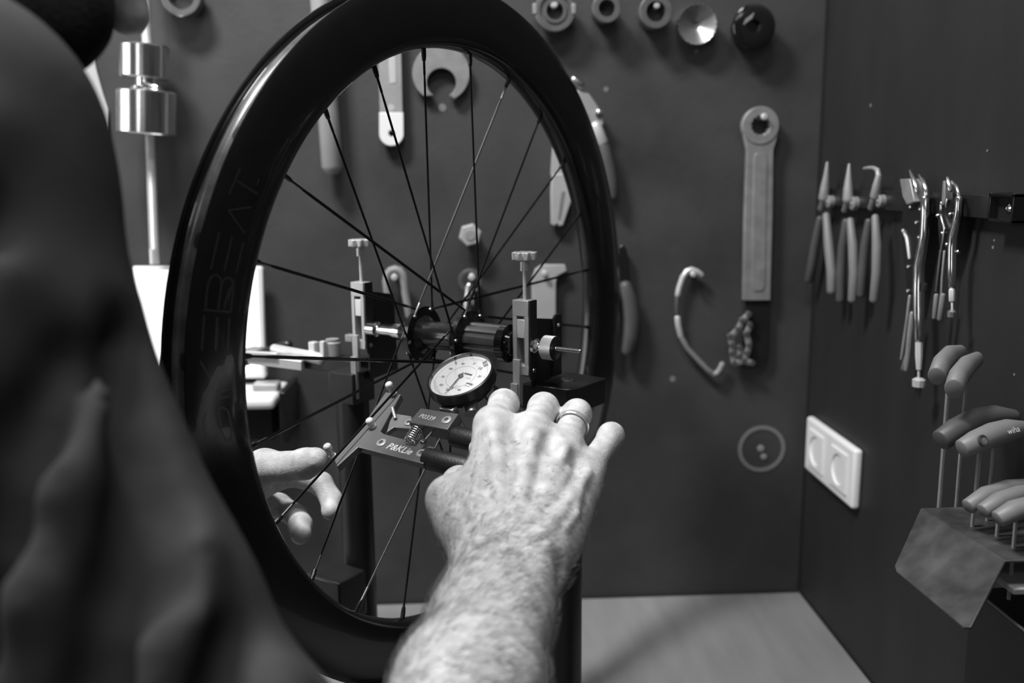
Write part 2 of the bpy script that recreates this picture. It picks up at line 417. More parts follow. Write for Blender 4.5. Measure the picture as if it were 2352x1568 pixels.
m = MB(); m.prism([wh(-.1165, e, z) for e, z in ((.006, .037), (.047, .029), (.050, -.052), (.006, -.055))], AX * -.0025); m.obj('back_plate', 'stand_plate', stand, bevel=.0004)
# right block and post
def onz(x, y, z):
    d = ray(x, y); return CAM + d * ((z - CAMZ) / d.z)
zt = HUB.z - .0375
cor = [onz(x, y, zt) for x, y in ((1199, 880), (1300, 893.5), (1324, 892), (1392, 868), (1294, 851))]
m = MB().prism(cor, UZ * -.024); m.obj('head_block', 'stand_plate', stand, bevel=.001)
bc = (cor[0] + (cor[1] + cor[2]) / 2 + cor[3] + cor[4]) / 4
sc = onz(1303, 873, zt)
m = MB().lathe(sc, UZ, [(-.001, .0075), (.0004, .0075), (.0008, .006), (.0008, .0042), (-.002, .004), (-.002, 0)], 6).obj('cap_screw', 'steel', stand)
PR = V((bc.x, bc.y, 0)); PR = V((at(1300, 1250, dep(V((bc.x, bc.y, 1.25)))).x, bc.y, 0))
MB().cyl((PR.x, PR.y, ZB + .02), (PR.x, PR.y, zt - .023), .0172, 36).obj('post', 'stand_black', stand)
MB().box((PR.x, PR.y, ZB + .0125), AX * .06, E1 * .09, UZ * .0125).obj('foot', 'stand_black', stand, bevel=.003)
# left block and post
PL = at(813, 1000, .962)
zl = HUB.z - .052
MB().box((PL.x, PL.y, zl - .010), AX * .0165, E1 * .0165, UZ * .016).obj('head_block', 'stand_plate', stand, bevel=.001)
MB().cyl((PL.x, PL.y, ZB + .02), (PL.x, PL.y, zl - .025), .0172, 36).obj('post', 'stand_black', stand)
c = at(772, 1362, .95); MB().box((c.x, c.y, c.z), AX * .024, E1 * .020, UZ * .024).obj('post_clamp', 'stand_black', stand, bevel=.002)
MB().box((PL.x, PL.y, ZB + .0125), AX * .06, E1 * .09, UZ * .0125).obj('foot', 'stand_black', stand, bevel=.003)
mid = (V((PL.x, PL.y, 0)) + V((PR.x, PR.y, 0))) / 2; dv = V((PR.x - PL.x, PR.y - PL.y, 0)) / 2
MB().box((mid.x, mid.y, ZB + .01), dv, dv.normalized().cross(UZ) * .03, UZ * .0095).obj('base_bar', 'stand_black', stand, bevel=.002)
# gauge arm reaching out behind the rim on the far side
g0 = at(830, 838, .965); g1 = at(560, 812, 1.06)
dv = (g1 - g0); ga = MB(); ga.box((g0 + g1) / 2, dv / 2, dv.normalized().cross(UZ) * .016, UZ * .0065); ga = ga.obj('gauge_arm', 'stand_plate', stand, bevel=.001)
MB().tube([at(630, 801, 1.005), at(690, 814, .99), at(738, 824, .975)], [.0055, .0062, .0066], 10, rnd=True).obj('feeler_bar', 'bright_steel', ga)
d0, d1 = at(575, 822, 1.0), at(698, 838, .985); dv = d1 - d0
MB().box((d0 + d1) / 2, dv / 2, dv.normalized().cross(UZ) * .006, UZ * .0052).obj('feeler_plate', 'bright_steel', ga, bevel=.0006)
d0, d1 = at(565, 812, .995), at(640, 815, .985); dv = d1 - d0
MB().box((d0 + d1) / 2, dv / 2, dv.normalized().cross(UZ) * .004, UZ * .0025).obj('feeler_strip', 'bright_steel', ga, bevel=.0005)
MB().box(at(721, 800, .985), AX * .0045, E1 * .004, UZ * .0075).obj('set_screw', 'bright_steel', ga, bevel=.001)
c = at(764, 797, .98); MB().lathe(c - UZ * .009, UZ, [(0, .0085), (.014, .0085), (.015, .007), (.018, .007), (.0185, 0)], 24).obj('adjuster', 'cast_light', ga)
MB().box(at(743, 803, .972), AX * .003, E1 * .003, UZ * .0095).obj('guide_pin', 'bright_steel', ga, bevel=.0008)
MB().box(at(806, 776, .975), AX * .005, E1 * .004, UZ * .004).obj('stop', 'cast_steel', ga, bevel=.0008)
MB().tube([at(545, 832, 1.03), at(610, 812, 1.02), at(662, 792, 1.01)], [.0065, .0065, .006], 10).obj('lever', 'stand_black', ga)

# ================================================================== SPOKE TENSION METER
tm = thing('spoke_tension_meter', tp(900, 1000, -.012), 'grey spoke tension meter with round white dial gripped in the hand', 'tension meter')
q = lambda *p: [(780 + x / 4.355, 760 + y / 4.355) for x, y in p]
def plate(name, px, off, th, m, parent=tm, bev=.0005):
    return MB().prism([tp(x, y, off) for x, y in px], -TN * th).obj(name, m, parent, bevel=bev)
frame = plate('frame', [(886, 900), (846, 958), (768, 1056), (774, 1071), (822, 1026.5), (971, 1065), (998, 1026.5), (927, 1008), (882, 996), (874, 990), (921, 905)], -.005, .0062, 'anodised')
plate('inner_arm', q((545, 822), (720, 850), (730, 985), (690, 975), (540, 962), (470, 1012), (500, 900)), -.0072, .0045, 'anod_light')
MB().cyl(tp(908, 961, -.006), tp(905, 944, -.006) + TN * .004, .0014, 10).obj('stop_pin', 'cast_light', tm)
blk = plate('hinge_block', q((812, 770), (1190, 826), (1076, 986), (690, 912)), .0055, .0125, 'anodised')
def screw(x, y, off, r, parent):
    c = tp(x, y, off)
    return MB().lathe(c, TN, [(-.001, r), (.0005, r), (.0009, r * .8), (.0009, r * .45), (-.0005, r * .4), (-.0005, 0)], 6 if False else 20).obj('screw', 'cast_light', parent)
x_, y_ = q((1070, 890))[0]; screw(x_, y_, .0055, .0042, blk)
x_, y_ = q((418, 1117))[0]; screw(x_, y_, -.005, .0043, frame)
x_, y_ = q((818, 1222))[0]; screw(x_, y_, -.005, .0043, frame)
x_, y_ = q((690, 915))[0]; screw(x_, y_, -.007, .0036, tm)
bx = (tp(1000, 1027, 0) - tp(927, 1008, 0))
a_, b_ = q((878, 862), (605, 1178)); text('engraving', 'P0339', tp(*a_, .0055), bx, TN, .0158, 'print_white', blk, shear=0.15)
text('engraving', 'P&KLie', tp(*b_, -.005), bx, TN, .0268, 'print_white', frame, shear=0.2, bold=.012)
for (x, y, hgt) in ((764, 1047, .0125), (856, 980, .0085), (904, 905, .0125)):
    c = tp(x, y, -.005)
    MB().lathe(c, TN, [(0, .0030), (.0008, .0032), (.001, .0024), (hgt - .005, .0024), (hgt - .0045, .0034), (hgt - .001, .0034), (hgt, .0026), (hgt + .0002, 0)], 18).obj('contact_pin', 'bright_steel', tm)
# spring and stop screw
a_, b_ = q((792, 958), (700, 1108)); pa, pb = tp(*a_, -.001), tp(*b_, -.002); ax_ = (pb - pa).normalized(); u1 = ax_.cross(TN).normalized(); u2 = ax_.cross(u1)
turns = 7.5; hp = []
for i in range(int(turns * 16) + 1):
    a = 2 * math.pi * i / 16; hp.append(pa + (pb - pa) * (i / (turns * 16)) + (u1 * math.cos(a) + u2 * math.sin(a)) * .0046)
MB().tube(hp, .00075, 6).obj('spring', 'chrome', tm, smooth=60)
a_, b_ = q((948, 985), (838, 1105)); st_ = MB().cyl(tp(*a_, 0), tp(*b_, 0), .0009, 10).obj('stop_screw', 'chrome', tm)
MB().lathe(tp(*b_, 0) - (tp(*b_, 0) - tp(*a_, 0)).normalized() * .002, tp(*b_, 0) - tp(*a_, 0), [(0, .002), (.001, .0027), (.004, .0027), (.005, .0016), (.005, 0)], 6).obj('screw_head', 'chrome', st_)
# grips
def grip(x0, y0, x1, y1, off):
    a, b = tp(x0, y0, off), tp(x1, y1, off); d = (b - a).normalized()
    MB().lathe(a, d, [(0, 0), (0, .0068), (.0012, .0082), (.003, .0086), ((b - a).length - .004, .0086), ((b - a).length, .006), ((b - a).length, 0)], 24).obj('rubber_grip', 'rubber', tm)
    return a, d
grip(1041, 1001, 1215, 1040, -.006)
grip(978, 1052, 1150, 1092, -.009)
MB().prism([tp(x, y, -.002) for x, y in q((1076, 986), (1190, 826), (1260, 960), (1130, 1060))], -TN * .008).obj('grip_arm', 'stand_plate', tm, bevel=.0006)
# dial gauge
DO = .014
dc = tp(1059.1, 865.2, DO)
dial = MB().lathe(dc, TN, [(-.0001, 0), (-.0001, .0262), (.0030, .0266), (.0034, .0276), (.0028, .0286), (-.0055, .0288), (-.0062, .0276), (-.0095, .0270), (-.0100, .0262), (-.0100, .0200), (-.0165, .0196), (-.0170, .018), (-.017, 0)], 72).obj('dial_gauge', 'black_metal', tm)



def dproj(p): return p - TN * p.dot(TN)
ru = dproj(RGT).normalized(); rv = TN.cross(ru)
face = MB().prism(circ(dc + TN * .0002, .0261, ru, rv, 72), -TN * .0002).obj('dial_face', 'dial_white', dial)
q9 = lambda x, y: (960 + x / 9.224, 790 + y / 9.224)
zero = dproj(tp(*q9(1155, 455), DO) - dc).normalized(); zx = zero.cross(TN)      # zx: clockwise from zero
def ddir(f): return zero * math.cos(2 * math.pi * f) + zx * math.sin(2 * math.pi * f)
sm = MB()
for i in range(100):
    d = ddir(i / 100); sd = TN.cross(d); r0 = .0205 if i % 10 == 0 else (.0213 if i % 5 == 0 else .0222)
    sm.add([dc + d * r0 + sd * .00012 + TN * .00035, dc + d * r0 - sd * .00012 + TN * .00035, dc + d * .0236 - sd * .00012 + TN * .00035, dc + d * .0236 + sd * .00012 + TN * .00035], [(0, 1, 2, 3)])
sm.obj('scale_marks', 'dial_grey', dial, smooth=0)
MB().ring(circ(dc + TN * .0003, .0133, zero, zx, 60), circ(dc + TN * .0003, .01305, zero, zx, 60), TN * .00005).obj('inner_ring', 'dial_grey', dial, smooth=0)
for i in range(10):
    text('numeral', str(i * 10), dc + ddir(i / 10) * .0172, zx, TN, .0016 if i == 0 else .0034, 'dial_ink', dial, .00035, bold=.01)
bxz = zx
def dp(x, y): return tp(*q9(x, y), DO + .0003)
def dbar(name, x, y, w, h, m_):
    c = dp(x, y); c = dc + (c - dc); MB().prism([c + zx * (sx * w / 2) + zero * (sy * h / 2) for sx, sy in ((-1, -1), (1, -1), (1, 1), (-1, 1))], TN * .00008).obj(name, m_, dial, smooth=0)
dbar('maker_mark', 1065, 637, .0085, .0017, 'dial_ink')
dbar('fine_print', 1068, 722, .0045, .0006, 'dial_grey'); dbar('fine_print', 1080, 838, .0058, .0011, 'dial_ink'); dbar('fine_print', 1042, 890, .0052, .0007, 'dial_grey')
for (x, y) in ((650, 950), (828, 910)):
    c = dp(x, y); MB().ring(circ(c, .0021, zero, zx, 28), circ(c, .00195, zero, zx, 28), TN * .00005).obj('subdial_ring', 'dial_grey', dial, smooth=0)
nd = dproj(tp(*q9(548, 1122), DO) - dc).normalized(); ns = TN.cross(nd); nl = .0228
MB().prism([dc - nd * .004 + ns * .0005 + TN * .0012, dc - nd * .004 - ns * .0005 + TN * .0012, dc + nd * nl * .55 - ns * .00042 + TN * .0012, dc + nd * nl - ns * .0001 + TN * .0012, dc + nd * nl + ns * .0001 + TN * .0012, dc + nd * nl * .55 + ns * .00042 + TN * .0012], TN * .0003).obj('needle', 'dial_ink', dial, smooth=0)
MB().lathe(dc, TN, [(0, .0022), (.0018, .0022), (.002, .001), (.002, 0)], 20).obj('needle_hub', 'dial_ink', dial)
c = dp(735, 942); MB().prism([c + zero * .0022 + TN * .0006, c + zx * .0004 + TN * .0006, c - zero * .002 + TN * .0006, c - zx * .0004 + TN * .0006], TN * .0002).obj('small_needle', 'dial_ink', dial, smooth=0)
for (x, y, ln) in ((810, 400, .0050), (1425, 402, .0042), (1445, 462, .0040)):
    p = dproj(tp(*q9(x, y), DO) - dc); d = p.normalized(); sd = TN.cross(d); c = dc + d * min(p.length, .0235)
    MB().box(c + TN * .0014, d * ln / 2, sd * .0005, TN * .0004).obj('limit_marker', 'dial_grey', dial, smooth=0)
gm = bpy.data.materials.new('gauge_glass'); gm.use_nodes = True; MATS['gauge_glass'] = gm
nt = gm.node_tree; nt.nodes.remove(nt.nodes['Principled BSDF'])
tr = nt.nodes.new('ShaderNodeBsdfTransparent'); gl = nt.nodes.new('ShaderNodeBsdfGlossy'); gl.inputs['Roughness'].default_value = .03
lw = nt.nodes.new('ShaderNodeLayerWeight'); fr = nt.nodes.new('ShaderNodeMapRange'); fr.inputs['To Min'].default_value = .02; fr.inputs['To Max'].default_value = .16; nt.links.new(lw.outputs['Facing'], fr.inputs['Value']); mx = nt.nodes.new('ShaderNodeMixShader')
nt.links.new(fr.outputs[0], mx.inputs[0]); nt.links.new(tr.outputs[0], mx.inputs[1]); nt.links.new(gl.outputs[0], mx.inputs[2]); nt.links.new(mx.outputs[0], nt.nodes['Material Output'].inputs[0])
MB().prism(circ(dc + TN * .0026, .0264, ru, rv, 64), TN * .0004).obj('glass', 'gauge_glass', dial, smooth=0)
st0 = tp(1030, 940, .001)
MB().box(tp(1032, 942, .003), bx.normalized() * .007, TN.cross(bx.normalized()) * .0035, TN * .004).obj('dial_clamp', 'steel', tm, bevel=.001)
MB().cyl(tp(1083, 950, -.004), tp(1079, 925, .0), .006, 18).obj('dial_stem', 'steel_dull', tm)

# ================================================================== BACK WALL TOOLS
def extr(name, px, off, th, m, parent, bev=.0006, f=bw, n=None):   # outline on the wall, front at off, th deep
    n = n or YV
    return MB().prism([f(x, y, off) for x, y in px], n * th).obj(name, m, parent, bevel=bev)
def arc(cx, cy, r, a0, a1, n=14):
    return [(cx + r * math.cos(math.radians(a0 + (a1 - a0) * i / n)), cy + r * math.sin(math.radians(a0 + (a1 - a0) * i / n))) for i in range(n + 1)]

# row of round cup tools on pegs along the top
G = 'round sockets on the top row of pegs'
def cup(x, y, rpx, L, prof, m, label, name='cup_tool', seg=40, pegpx=None, knurl=0, cat='socket'):
    c = bw(x, y, L); r = ms(c, rpx); base = V((c.x, YW, c.z))
    t = thing(name, base - UZ * r, label, cat, G)
    MB().lathe(base, -YV, [(a * L, b * r) for a, b in prof], seg).obj('socket_body', m, t)
    if pegpx: peg(pegpx[0], pegpx[1], L * .92, pegpx[2])
    return t, base, r, L
std = [(.03, .80), (.45, .82), (.5, 1), (.97, 1), (1, .95), (1, .66), (.35, .60), (.35, 0)]
t, b, r, L = cup(1275, 24, 47, .030, [(.03, .8), (.5, .82), (.55, 1), (.97, 1), (1, .96), (1, .76), (.9, .73), (.9, .60), (.97, .58), (.97, .42), (.3, .38), (.3, 0)], 'socket_steel', 'grey stepped socket nearest the wheel rim in the top row', pegpx=(1273, 9, 10))
for k in range(2):
    c = bw(1229 if k == 0 else 1318, 20, L); MB().box(c + YV * .004, XV * .0028, YV * .005, UZ * .0065).obj('lug', 'cast_steel', t, bevel=.001)
cup(1394, 18, 33, .036, [(.02, .85), (.6, .86), (.62, 1), (.98, 1), (1, .95), (1, .58), (.25, .55), (.25, 0)], 'socket_steel', 'small grey socket with a deep black bore, second in the top row')
cup(1507, 26, 38, .036, [(.02, .85), (.5, .86), (.52, 1), (.98, 1), (1, .96), (1, .60), (.25, .56), (.25, 0)], 'socket_steel', 'grey socket with a peg in its bore, left of the shiny cone', pegpx=(1509, 12, 8))
t, b, r, L = cup(1602, 55, 46, .024, [(.02, .9), (.9, 1), (1, .97), (.97, .9), (.55, .22), (.2, .2), (.2, 0)], 'steel', 'bright polished conical cup in the top row')
for k in range(24):
    a = 2 * math.pi * k / 24; MB().box(b - YV * L * .97 + (XV * math.cos(a) + UZ * math.sin(a)) * r * .96, XV * .0011, YV * .001, UZ * .0011).obj('tooth', 'steel', t)
t, b, r, L = cup(1733, 60, 51, .032, [(.02, .82), (.4, .9), (.8, 1), (.95, .97), (1, .85), (.97, .3), (.7, .27), (.7, 0)], 'black_gloss', 'glossy black round cap at the right end of the top row', pegpx=(1742, 38, 8))
for k in range(4):
    c = bw(1712 + k * 5.2, 49 - k * 4.0, L * 1.002); MB().box(c, XV * .0009, YV * .0004, (UZ * .9 + XV * .4) * .0042).obj('raised_mark', 'handle_grey', t, smooth=0)
cup(415, -10, 46, .03, std, 'socket_steel', 'dark grey round socket at the top edge above the hanging press')

# long bar handle and flat wrench above, behind the rim
t = thing('bar_handle_tool', bw(763, 405, .02), 'pale grey round bar handle hanging behind the upper left rim', 'hand tool')
MB().tube([bw(733, -40, .022), bw(745, 130, .022), bw(754, 260, .022), bw(763, 382, .022)], [.0125, .0132, .0138, .0140], 20).obj('handle', 'handle_grey', t)
MB().tube([bw(727, -160, .022), bw(733, -40, .022)], .0098, 14).obj('collar', 'bright_steel', t)
t = thing('ring_spanner', bw(902, 335, .012), 'flat steel spanner with bright rounded end and hole, seen through the spokes', 'spanner')
extr('shank', [(862, -60), (915, -60), (921, 100), (925, 258), (872, 258), (867, 100)], .016, .007, 'cast_light', t)
o_ = [(871, 258), (926, 258), (927, 310)] + arc(899, 307, 28, 0, 180, 12)[1:] + [(871, 290)]
cen = bw(900, 306, .0165)
m = MB(); oo = [bw(x, y, .0165) for x, y in o_]; n_ = len(oo)
angs = [math.atan2(p.z - cen.z, p.x - cen.x) for p in oo]
m.ring(oo, [cen + (XV * math.cos(a) + UZ * math.sin(a)) * ms(cen, 8) for a in angs], YV * .008); m.obj('end_plate', 'white_plastic', t, bevel=.0006)
c = bw(898, 247, .0163); MB().cyl(c, c + YV * .003, ms(c, 8), 16).obj('rivet', 'bright_steel', t)
extr('raised_text_bar', [(892, 130), (908, 130), (910, 190), (895, 192)], .0166, .001, 'bright_steel', t, .0003)
t = thing('open_end_spanner', bw(1013, 235, .01), 'grey open jaw of a large spanner pointing down, seen through the spokes', 'spanner')
o_ = [(975, -60), (1048, -60), (1050, 100)] + arc(1013, 168, 66, -58, 62, 14) + arc(1014, 190, 34, 58, -238, 18)[0:] + arc(1013, 168, 66, 128, 238, 14)
extr('jaw', o_, .013, .009, 'cast_steel', t)

# threaded press with two turned cups, far left
t = thing('bearing_press', bw(355, 606, .05), 'threaded steel bearing press with two shiny turned cups hanging on the wall', 'press tool')
OFP = .052
def rodp(y): return bw(335 + (y - 40) * 20 / 565.0, y, OFP)
axp = (rodp(600) - rodp(40)).normalized()
pr = []; L = (rodp(572) - rodp(-120)).length; tt = 0
while tt < L: pr += [(tt, .0062), (tt + .001, .0054)]; tt += .002
MB().lathe(rodp(-120), axp, pr, 14).obj('threaded_rod', 'bright_steel', t, smooth=60)
MB().cyl(rodp(570), rodp(606), .0060, 16).obj('plain_end', 'bright_steel', t)
def cupcyl(y0, y1, xc, rpx, m):
    a = bw(xc, y0, OFP); b = bw(xc, y1, OFP); r = ms(a, rpx); L = (b - a).length
    MB().lathe(a, b - a, [(0, 0), (0, r * .94), (.002, r), (L * .5, r * .995), (L - .002, r), (L, r * .95), (L, 0)], 48).obj('press_cup', m, t)
cupcyl(103, 181, 332, 54, 'turned_steel'); cupcyl(208, 309, 337, 65, 'turned_steel')
a = bw(337, 180, OFP); b = bw(338, 210, OFP); MB().lathe(a, b - a, [(0, .013), (.009, .013), (.010, .018), (.017, .019)], 24).obj('nut', 'chrome', t)
MB().tube([bw(337, 199, OFP) - YV * .014, bw(372, 205, OFP) - YV * .016], .0045, 10).obj('lock_lever', 'chrome', t)
c = rodp(-90); MB().cyl((c.x, YW, c.z), (c.x, c.y, c.z), .006, 12).obj('hanger', 'steel_dull', t)
# ragged pale sheet behind the shoulder
rag = [(208, 105), (222, 165), (236, 215), (248, 250), (246, 285), (240, 335), (222, 300), (213, 275), (222, 268), (214, 258), (211, 240), (219, 233), (210, 228), (200, 214), (190, 208), (176, 194), (168, 199), (156, 196), (148, 184), (134, 172), (148, 165), (166, 167), (184, 171), (180, 146), (186, 140), (196, 128)]
o = MB().prism([bw(x, y, .006) for x, y in rag], YV * .003).obj('torn_sheet', 'paper', None, bevel=.0004)
tag(o, 'pale sheet with a ragged left edge on the wall beside the beard', 'sheet')

# tablet and shelf, left
t = thing('wall_tablet', bw(460, 870, .03), 'glowing white wall-mounted tablet screen behind the left of the wheel', 'tablet')
o_ = [(300, 616), (304, 612), (597, 612), (602, 618), (611, 862), (607, 869), (318, 869), (313, 864)]
extr('bezel', o_, .030, .012, 'white_plastic', t, .002)
extr('screen', [(306, 620), (590, 620), (599, 858), (320, 858)], .0304, .0004, 'screen', t, 0)
MB().box(bw(455, 740, .009), XV * .03, YV * .009, UZ * .03).obj('wall_mount', 'black_metal', t)
t = thing('small_shelf', bw(580, 1000, .05), 'small pale shelf with rounded end on a dark bracket below the tablet', 'shelf')
a, b = bw(470, 908, .055), bw(648, 908, .055); MB().box((a + b) / 2, XV * ((b - a).length / 2), YV * .05, UZ * .0075).obj('shelf_board', 'white_plastic', t, bevel=.006, bseg=4)
a = bw(666, 940, .05); MB().box(a, XV * .004, YV * .046, UZ * .034).obj('bracket', 'black_metal', t, bevel=.001)
a, b = bw(480, 960, .04), bw(640, 960, .04); MB().box((a + b) / 2, XV * ((b - a).length / 2), YV * .035, UZ * .022).obj('drawer', 'stand_black', t, bevel=.002)
sh = bw(613, 888, .055)
o = MB(); o.box(sh + UZ * .001, XV * .017, YV * .012, UZ * .0052); o = o.obj('small_tin', 'cast_light', None, bevel=.003, bseg=3); o.location = (0, 0, 0); tag(o, 'small pale tin lying on the little shelf', 'tin')

# things behind the hub
t = thing('hex_nut_tool', bw(1080, 566, .01), 'pale hexagonal nut tool fixed to the wall above the hub', 'nut')
c = bw(1080, 540, .028); base = V((c.x, YW, c.z))
MB().lathe(base, -YV, [(0, .011), (.016, .011), (.016, .0155), (.027, .0150), (.028, .013), (.028, .006), (.018, .0055), (.018, 0)], 6, ref=(XV * .97 + UZ * .25)).obj('nut_head', 'pale_tool', t, smooth=20)
MB().lathe(base, -YV, [(.0281, .0075), (.0292, .007), (.0294, 0)], 12).obj('boss', 'cast_light', t)
t = thing('wire_loop', bw(905, 715, .02), 'grey bent U-shaped tube hanging on a peg beside the left clamp', 'hook')
U = [(898, 712), (893, 690), (889, 665), (887, 645), (890, 630), (897, 621), (907, 618), (918, 621), (925, 630), (928, 645), (930, 668), (935, 695), (940, 725)]
MB().tube([bw(x, y, .022) for x, y in U], .0052, 12).obj('loop', 'handle_grey', t)
peg(906, 637, .032, 8)
t = thing('hanging_driver', bw(1090, 735, .02), 'dark handled tool with steel ferrule hanging behind the hub', 'hand tool')
MB().tube([bw(1094, 668, .02), bw(1096, 700, .02), bw(1098, 760, .02)], [.009, .010, .010], 14).obj('handle', 'black_gloss', t)
MB().tube([bw(1078, 655, .02), bw(1076, 690, .02), bw(1075, 730, .02)], [.005, .007, .008], 12).obj('ferrule', 'steel', t)
MB().ring(circ(bw(1080, 645, .02), .016, XV, UZ, 24), circ(bw(1080, 645, .02), .010, XV, UZ, 24), YV * .006).obj('eye', 'grip_dark', t, bevel=.001)
peg(1084, 637, .045, 8)
# pale L-shaped plate
t = thing('pale_bracket_tool', bw(1255, 760, .01), 'pale grey L-shaped plate hanging behind the right clamp', 'bracket')
extr('plate', [(1222, 640), (1230, 618), (1246, 608), (1298, 608), (1302, 622), (1280, 634), (1277, 650), (1277, 775), (1222, 775)], .014, .010, 'pale_tool', t, .001)
peg(1252, 628, .022, 7)
# pale tapered lever and pliers behind right rim
t = thing('tapered_lever', bw(1290, 522, .01), 'pale tapered lever with grooved forked tip beside the right rim', 'lever')
extr('upper_arm', [(1272, 300), (1330, 300), (1320, 402), (1265, 402), (1267, 370)], .012, .008, 'pale_tool', t)
extr('blade', [(1268, 400), (1310, 398), (1320, 440), (1294, 518), (1284, 520), (1280, 514), (1274, 520), (1266, 515), (1265, 440)], .0145, .010, 'pale_tool', t, .0015)
extr('groove', [(1290, 440), (1299, 440), (1288, 505), (1281, 505)], .0147, .001, 'grip_grey', t, 0)
t = thing('cable_cutter', bw(1416, 458, .015), 'steel cable cutter with dark ribbed handles behind the right rim', 'pliers')
MB().tube([bw(1318, 182, .02), bw(1334, 196, .02)], [.005, .0055], 12).obj('tip', 'steel', t)
extr('head', [(1322, 205), (1352, 214), (1366, 232), (1386, 262), (1388, 285), (1374, 300), (1350, 280), (1330, 240)], .020, .012, 'cast_light', t, .002)
c = bw(1376, 261, .0215); MB().lathe(c + YV * .002, -YV, [(0, .005), (.003, .005), (.004, .003), (.0042, 0)], 16).obj('pivot', 'chrome', t)
MB().tube([bw(1368, 290, .02), bw(1384, 327, .02)], [.008, .0075], 12).obj('shank', 'bright_steel', t)
MB().tube([bw(1385, 335, .018), bw(1396, 375, .018), bw(1405, 415, .018), bw(1409, 450, .018)], [.0085, .009, .0085, .0065], 12).obj('handle', 'grip_dark', t)
MB().tube([bw(1350, 330, .014), bw(1368, 390, .014), bw(1378, 445, .014)], [.0085, .009, .007], 12).obj('handle', 'grip_dark', t)
t = thing('curved_handle_pliers', bw(1447, 822, .02), 'pliers with one curved grey handle hanging right of the wheel', 'pliers')
extr('jaw', [(1430, 560), (1440, 572), (1444, 600), (1448, 645), (1424, 645), (1418, 600), (1420, 570)], .016, .010, 'black_metal', t, .0015)
MB().tube([bw(1436, 656, .018), bw(1446, 690, .018), bw(1451, 730, .018), bw(1449, 770, .018), bw(1441, 806, .018)], [.0085, .0105, .0112, .0108, .0085], 14).obj('handle', 'grip_dark', t)
MB().tube([bw(1410, 656, .016), bw(1396, 700, .016), bw(1390, 750, .016), bw(1396, 800, .016)], [.0085, .0105, .0110, .0085], 14).obj('handle', 'grip_dark', t)

# chain whip
t = thing('chain_whip', bw(1738, 845, .02), 'long grey chain whip with ring head hanging on the wall', 'chain whip')
m = MB(); c = bw(1748, 288, .018)
m.ring(circ(c, ms(c, 43), XV, UZ, 48), [c + (XV * math.cos(2 * math.pi * k / 48) + UZ * math.sin(2 * math.pi * k / 48)) * ms(c, 22.5 if (k // 2) % 2 else 20.5) for k in range(48)], YV * .012); m.obj('ring_head', 'cast_steel', t, bevel=.001)
extr('handle', [(1708, 306), (1716, 312), (1734, 322), (1762, 322), (1780, 312), (1788, 306), (1777, 345), (1775, 500), (1770, 690), (1708, 690), (1711, 500), (1716, 345)], .0165, .010, 'cast_steel', t, .001)
extr('raised_panel', [(1736, 352), (1758, 352), (1762, 362), (1757, 655), (1752, 668), (1732, 668), (1727, 655), (1732, 362)], .0178, .002, 'cast_steel', t, .0005)
extr('blade', [(1710, 690), (1768, 690), (1765, 815), (1758, 832), (1742, 842), (1690, 842), (1706, 800)], .012, .005, 'stand_plate', t)
ch = c_(1480, 200, 2.1775)((525, 1135), (490, 1168), (530, 1187), (470, 1212), (430, 1248), (510, 1235), (440, 1290), (480, 1303), (525, 1290), (440, 1332), (478, 1345), (515, 1330), (450, 1382), (500, 1370), (542, 1380))
for i, (x, y) in enumerate(ch):
    c = bw(x, y, .022); MB().lathe(c + YV * .008, -YV, [(0, .004), (.007, .0042), (.008, .0036), (.0083, .002), (.0075, 0)], 12).obj('chain_roller', 'steel_dull', t)
for a, b in ((0, 1), (1, 3), (3, 4), (4, 6), (6, 9), (9, 12), (12, 13), (13, 14), (2, 5), (5, 8), (8, 11), (11, 13), (7, 10)):
    MB().tube([bw(*ch[a], .0195), bw(*ch[b], .0195)], .0042, 8, ref=YV, flat=.25).obj('chain_link', 'cast_steel', t)
peg(1757, 268, .024, 8)
# bent hook
t = thing('bent_hook', bw(1645, 863, .012), 'thin bent steel hook shaped like an open bracket, left of the chain whip', 'hook')
hk = c_(1480, 200, 2.1775)((285, 940), (262, 922), (235, 912), (212, 920), (192, 950), (175, 1000), (166, 1040), (162, 1100), (165, 1150), (170, 1195), (182, 1245), (215, 1305), (265, 1360), (315, 1412), (345, 1434), (362, 1430), (378, 1410), (390, 1384))
P = [bw(x, y, .012) for x, y in hk]
MB().tube(P[:7], .0040, 10).obj('rod', 'bright_steel', t); MB().tube(P[6:9], .0034, 10).obj('sleeve', 'grip_dark', t)
MB().tube(P[8:11], .0042, 10).obj('rod', 'bright_steel', t); MB().tube(P[10:15], .0036, 10).obj('rod', 'cast_steel', t); MB().tube(P[14:], .0040, 10).obj('tip', 'handle_grey', t)
peg(1593, 630, .020, 7)
# painted ring with two screws
t = thing('cover_ring', bw(1750, 1087, .002), 'round cable-hole ring outline with two screw heads on the wall', 'ring')
c = bw(1750, 1031, .0012); MB().ring(circ(c, ms(c, 55), XV, UZ, 56), circ(c, ms(c, 46), XV, UZ, 56), YV * .0015).obj('ring', 'filler', t, bevel=.0003)
for x, y, r_ in ((1748, 1030, 8), (1755, 1049, 7)):
    c = bw(x, y, .002); MB().lathe(c + YV * .003, -YV, [(0, ms(c, r_)), (.003, ms(c, r_)), (.0036, ms(c, r_ * .6)), (.0036, 0)], 16).obj('screw_head', 'handle_grey', t)

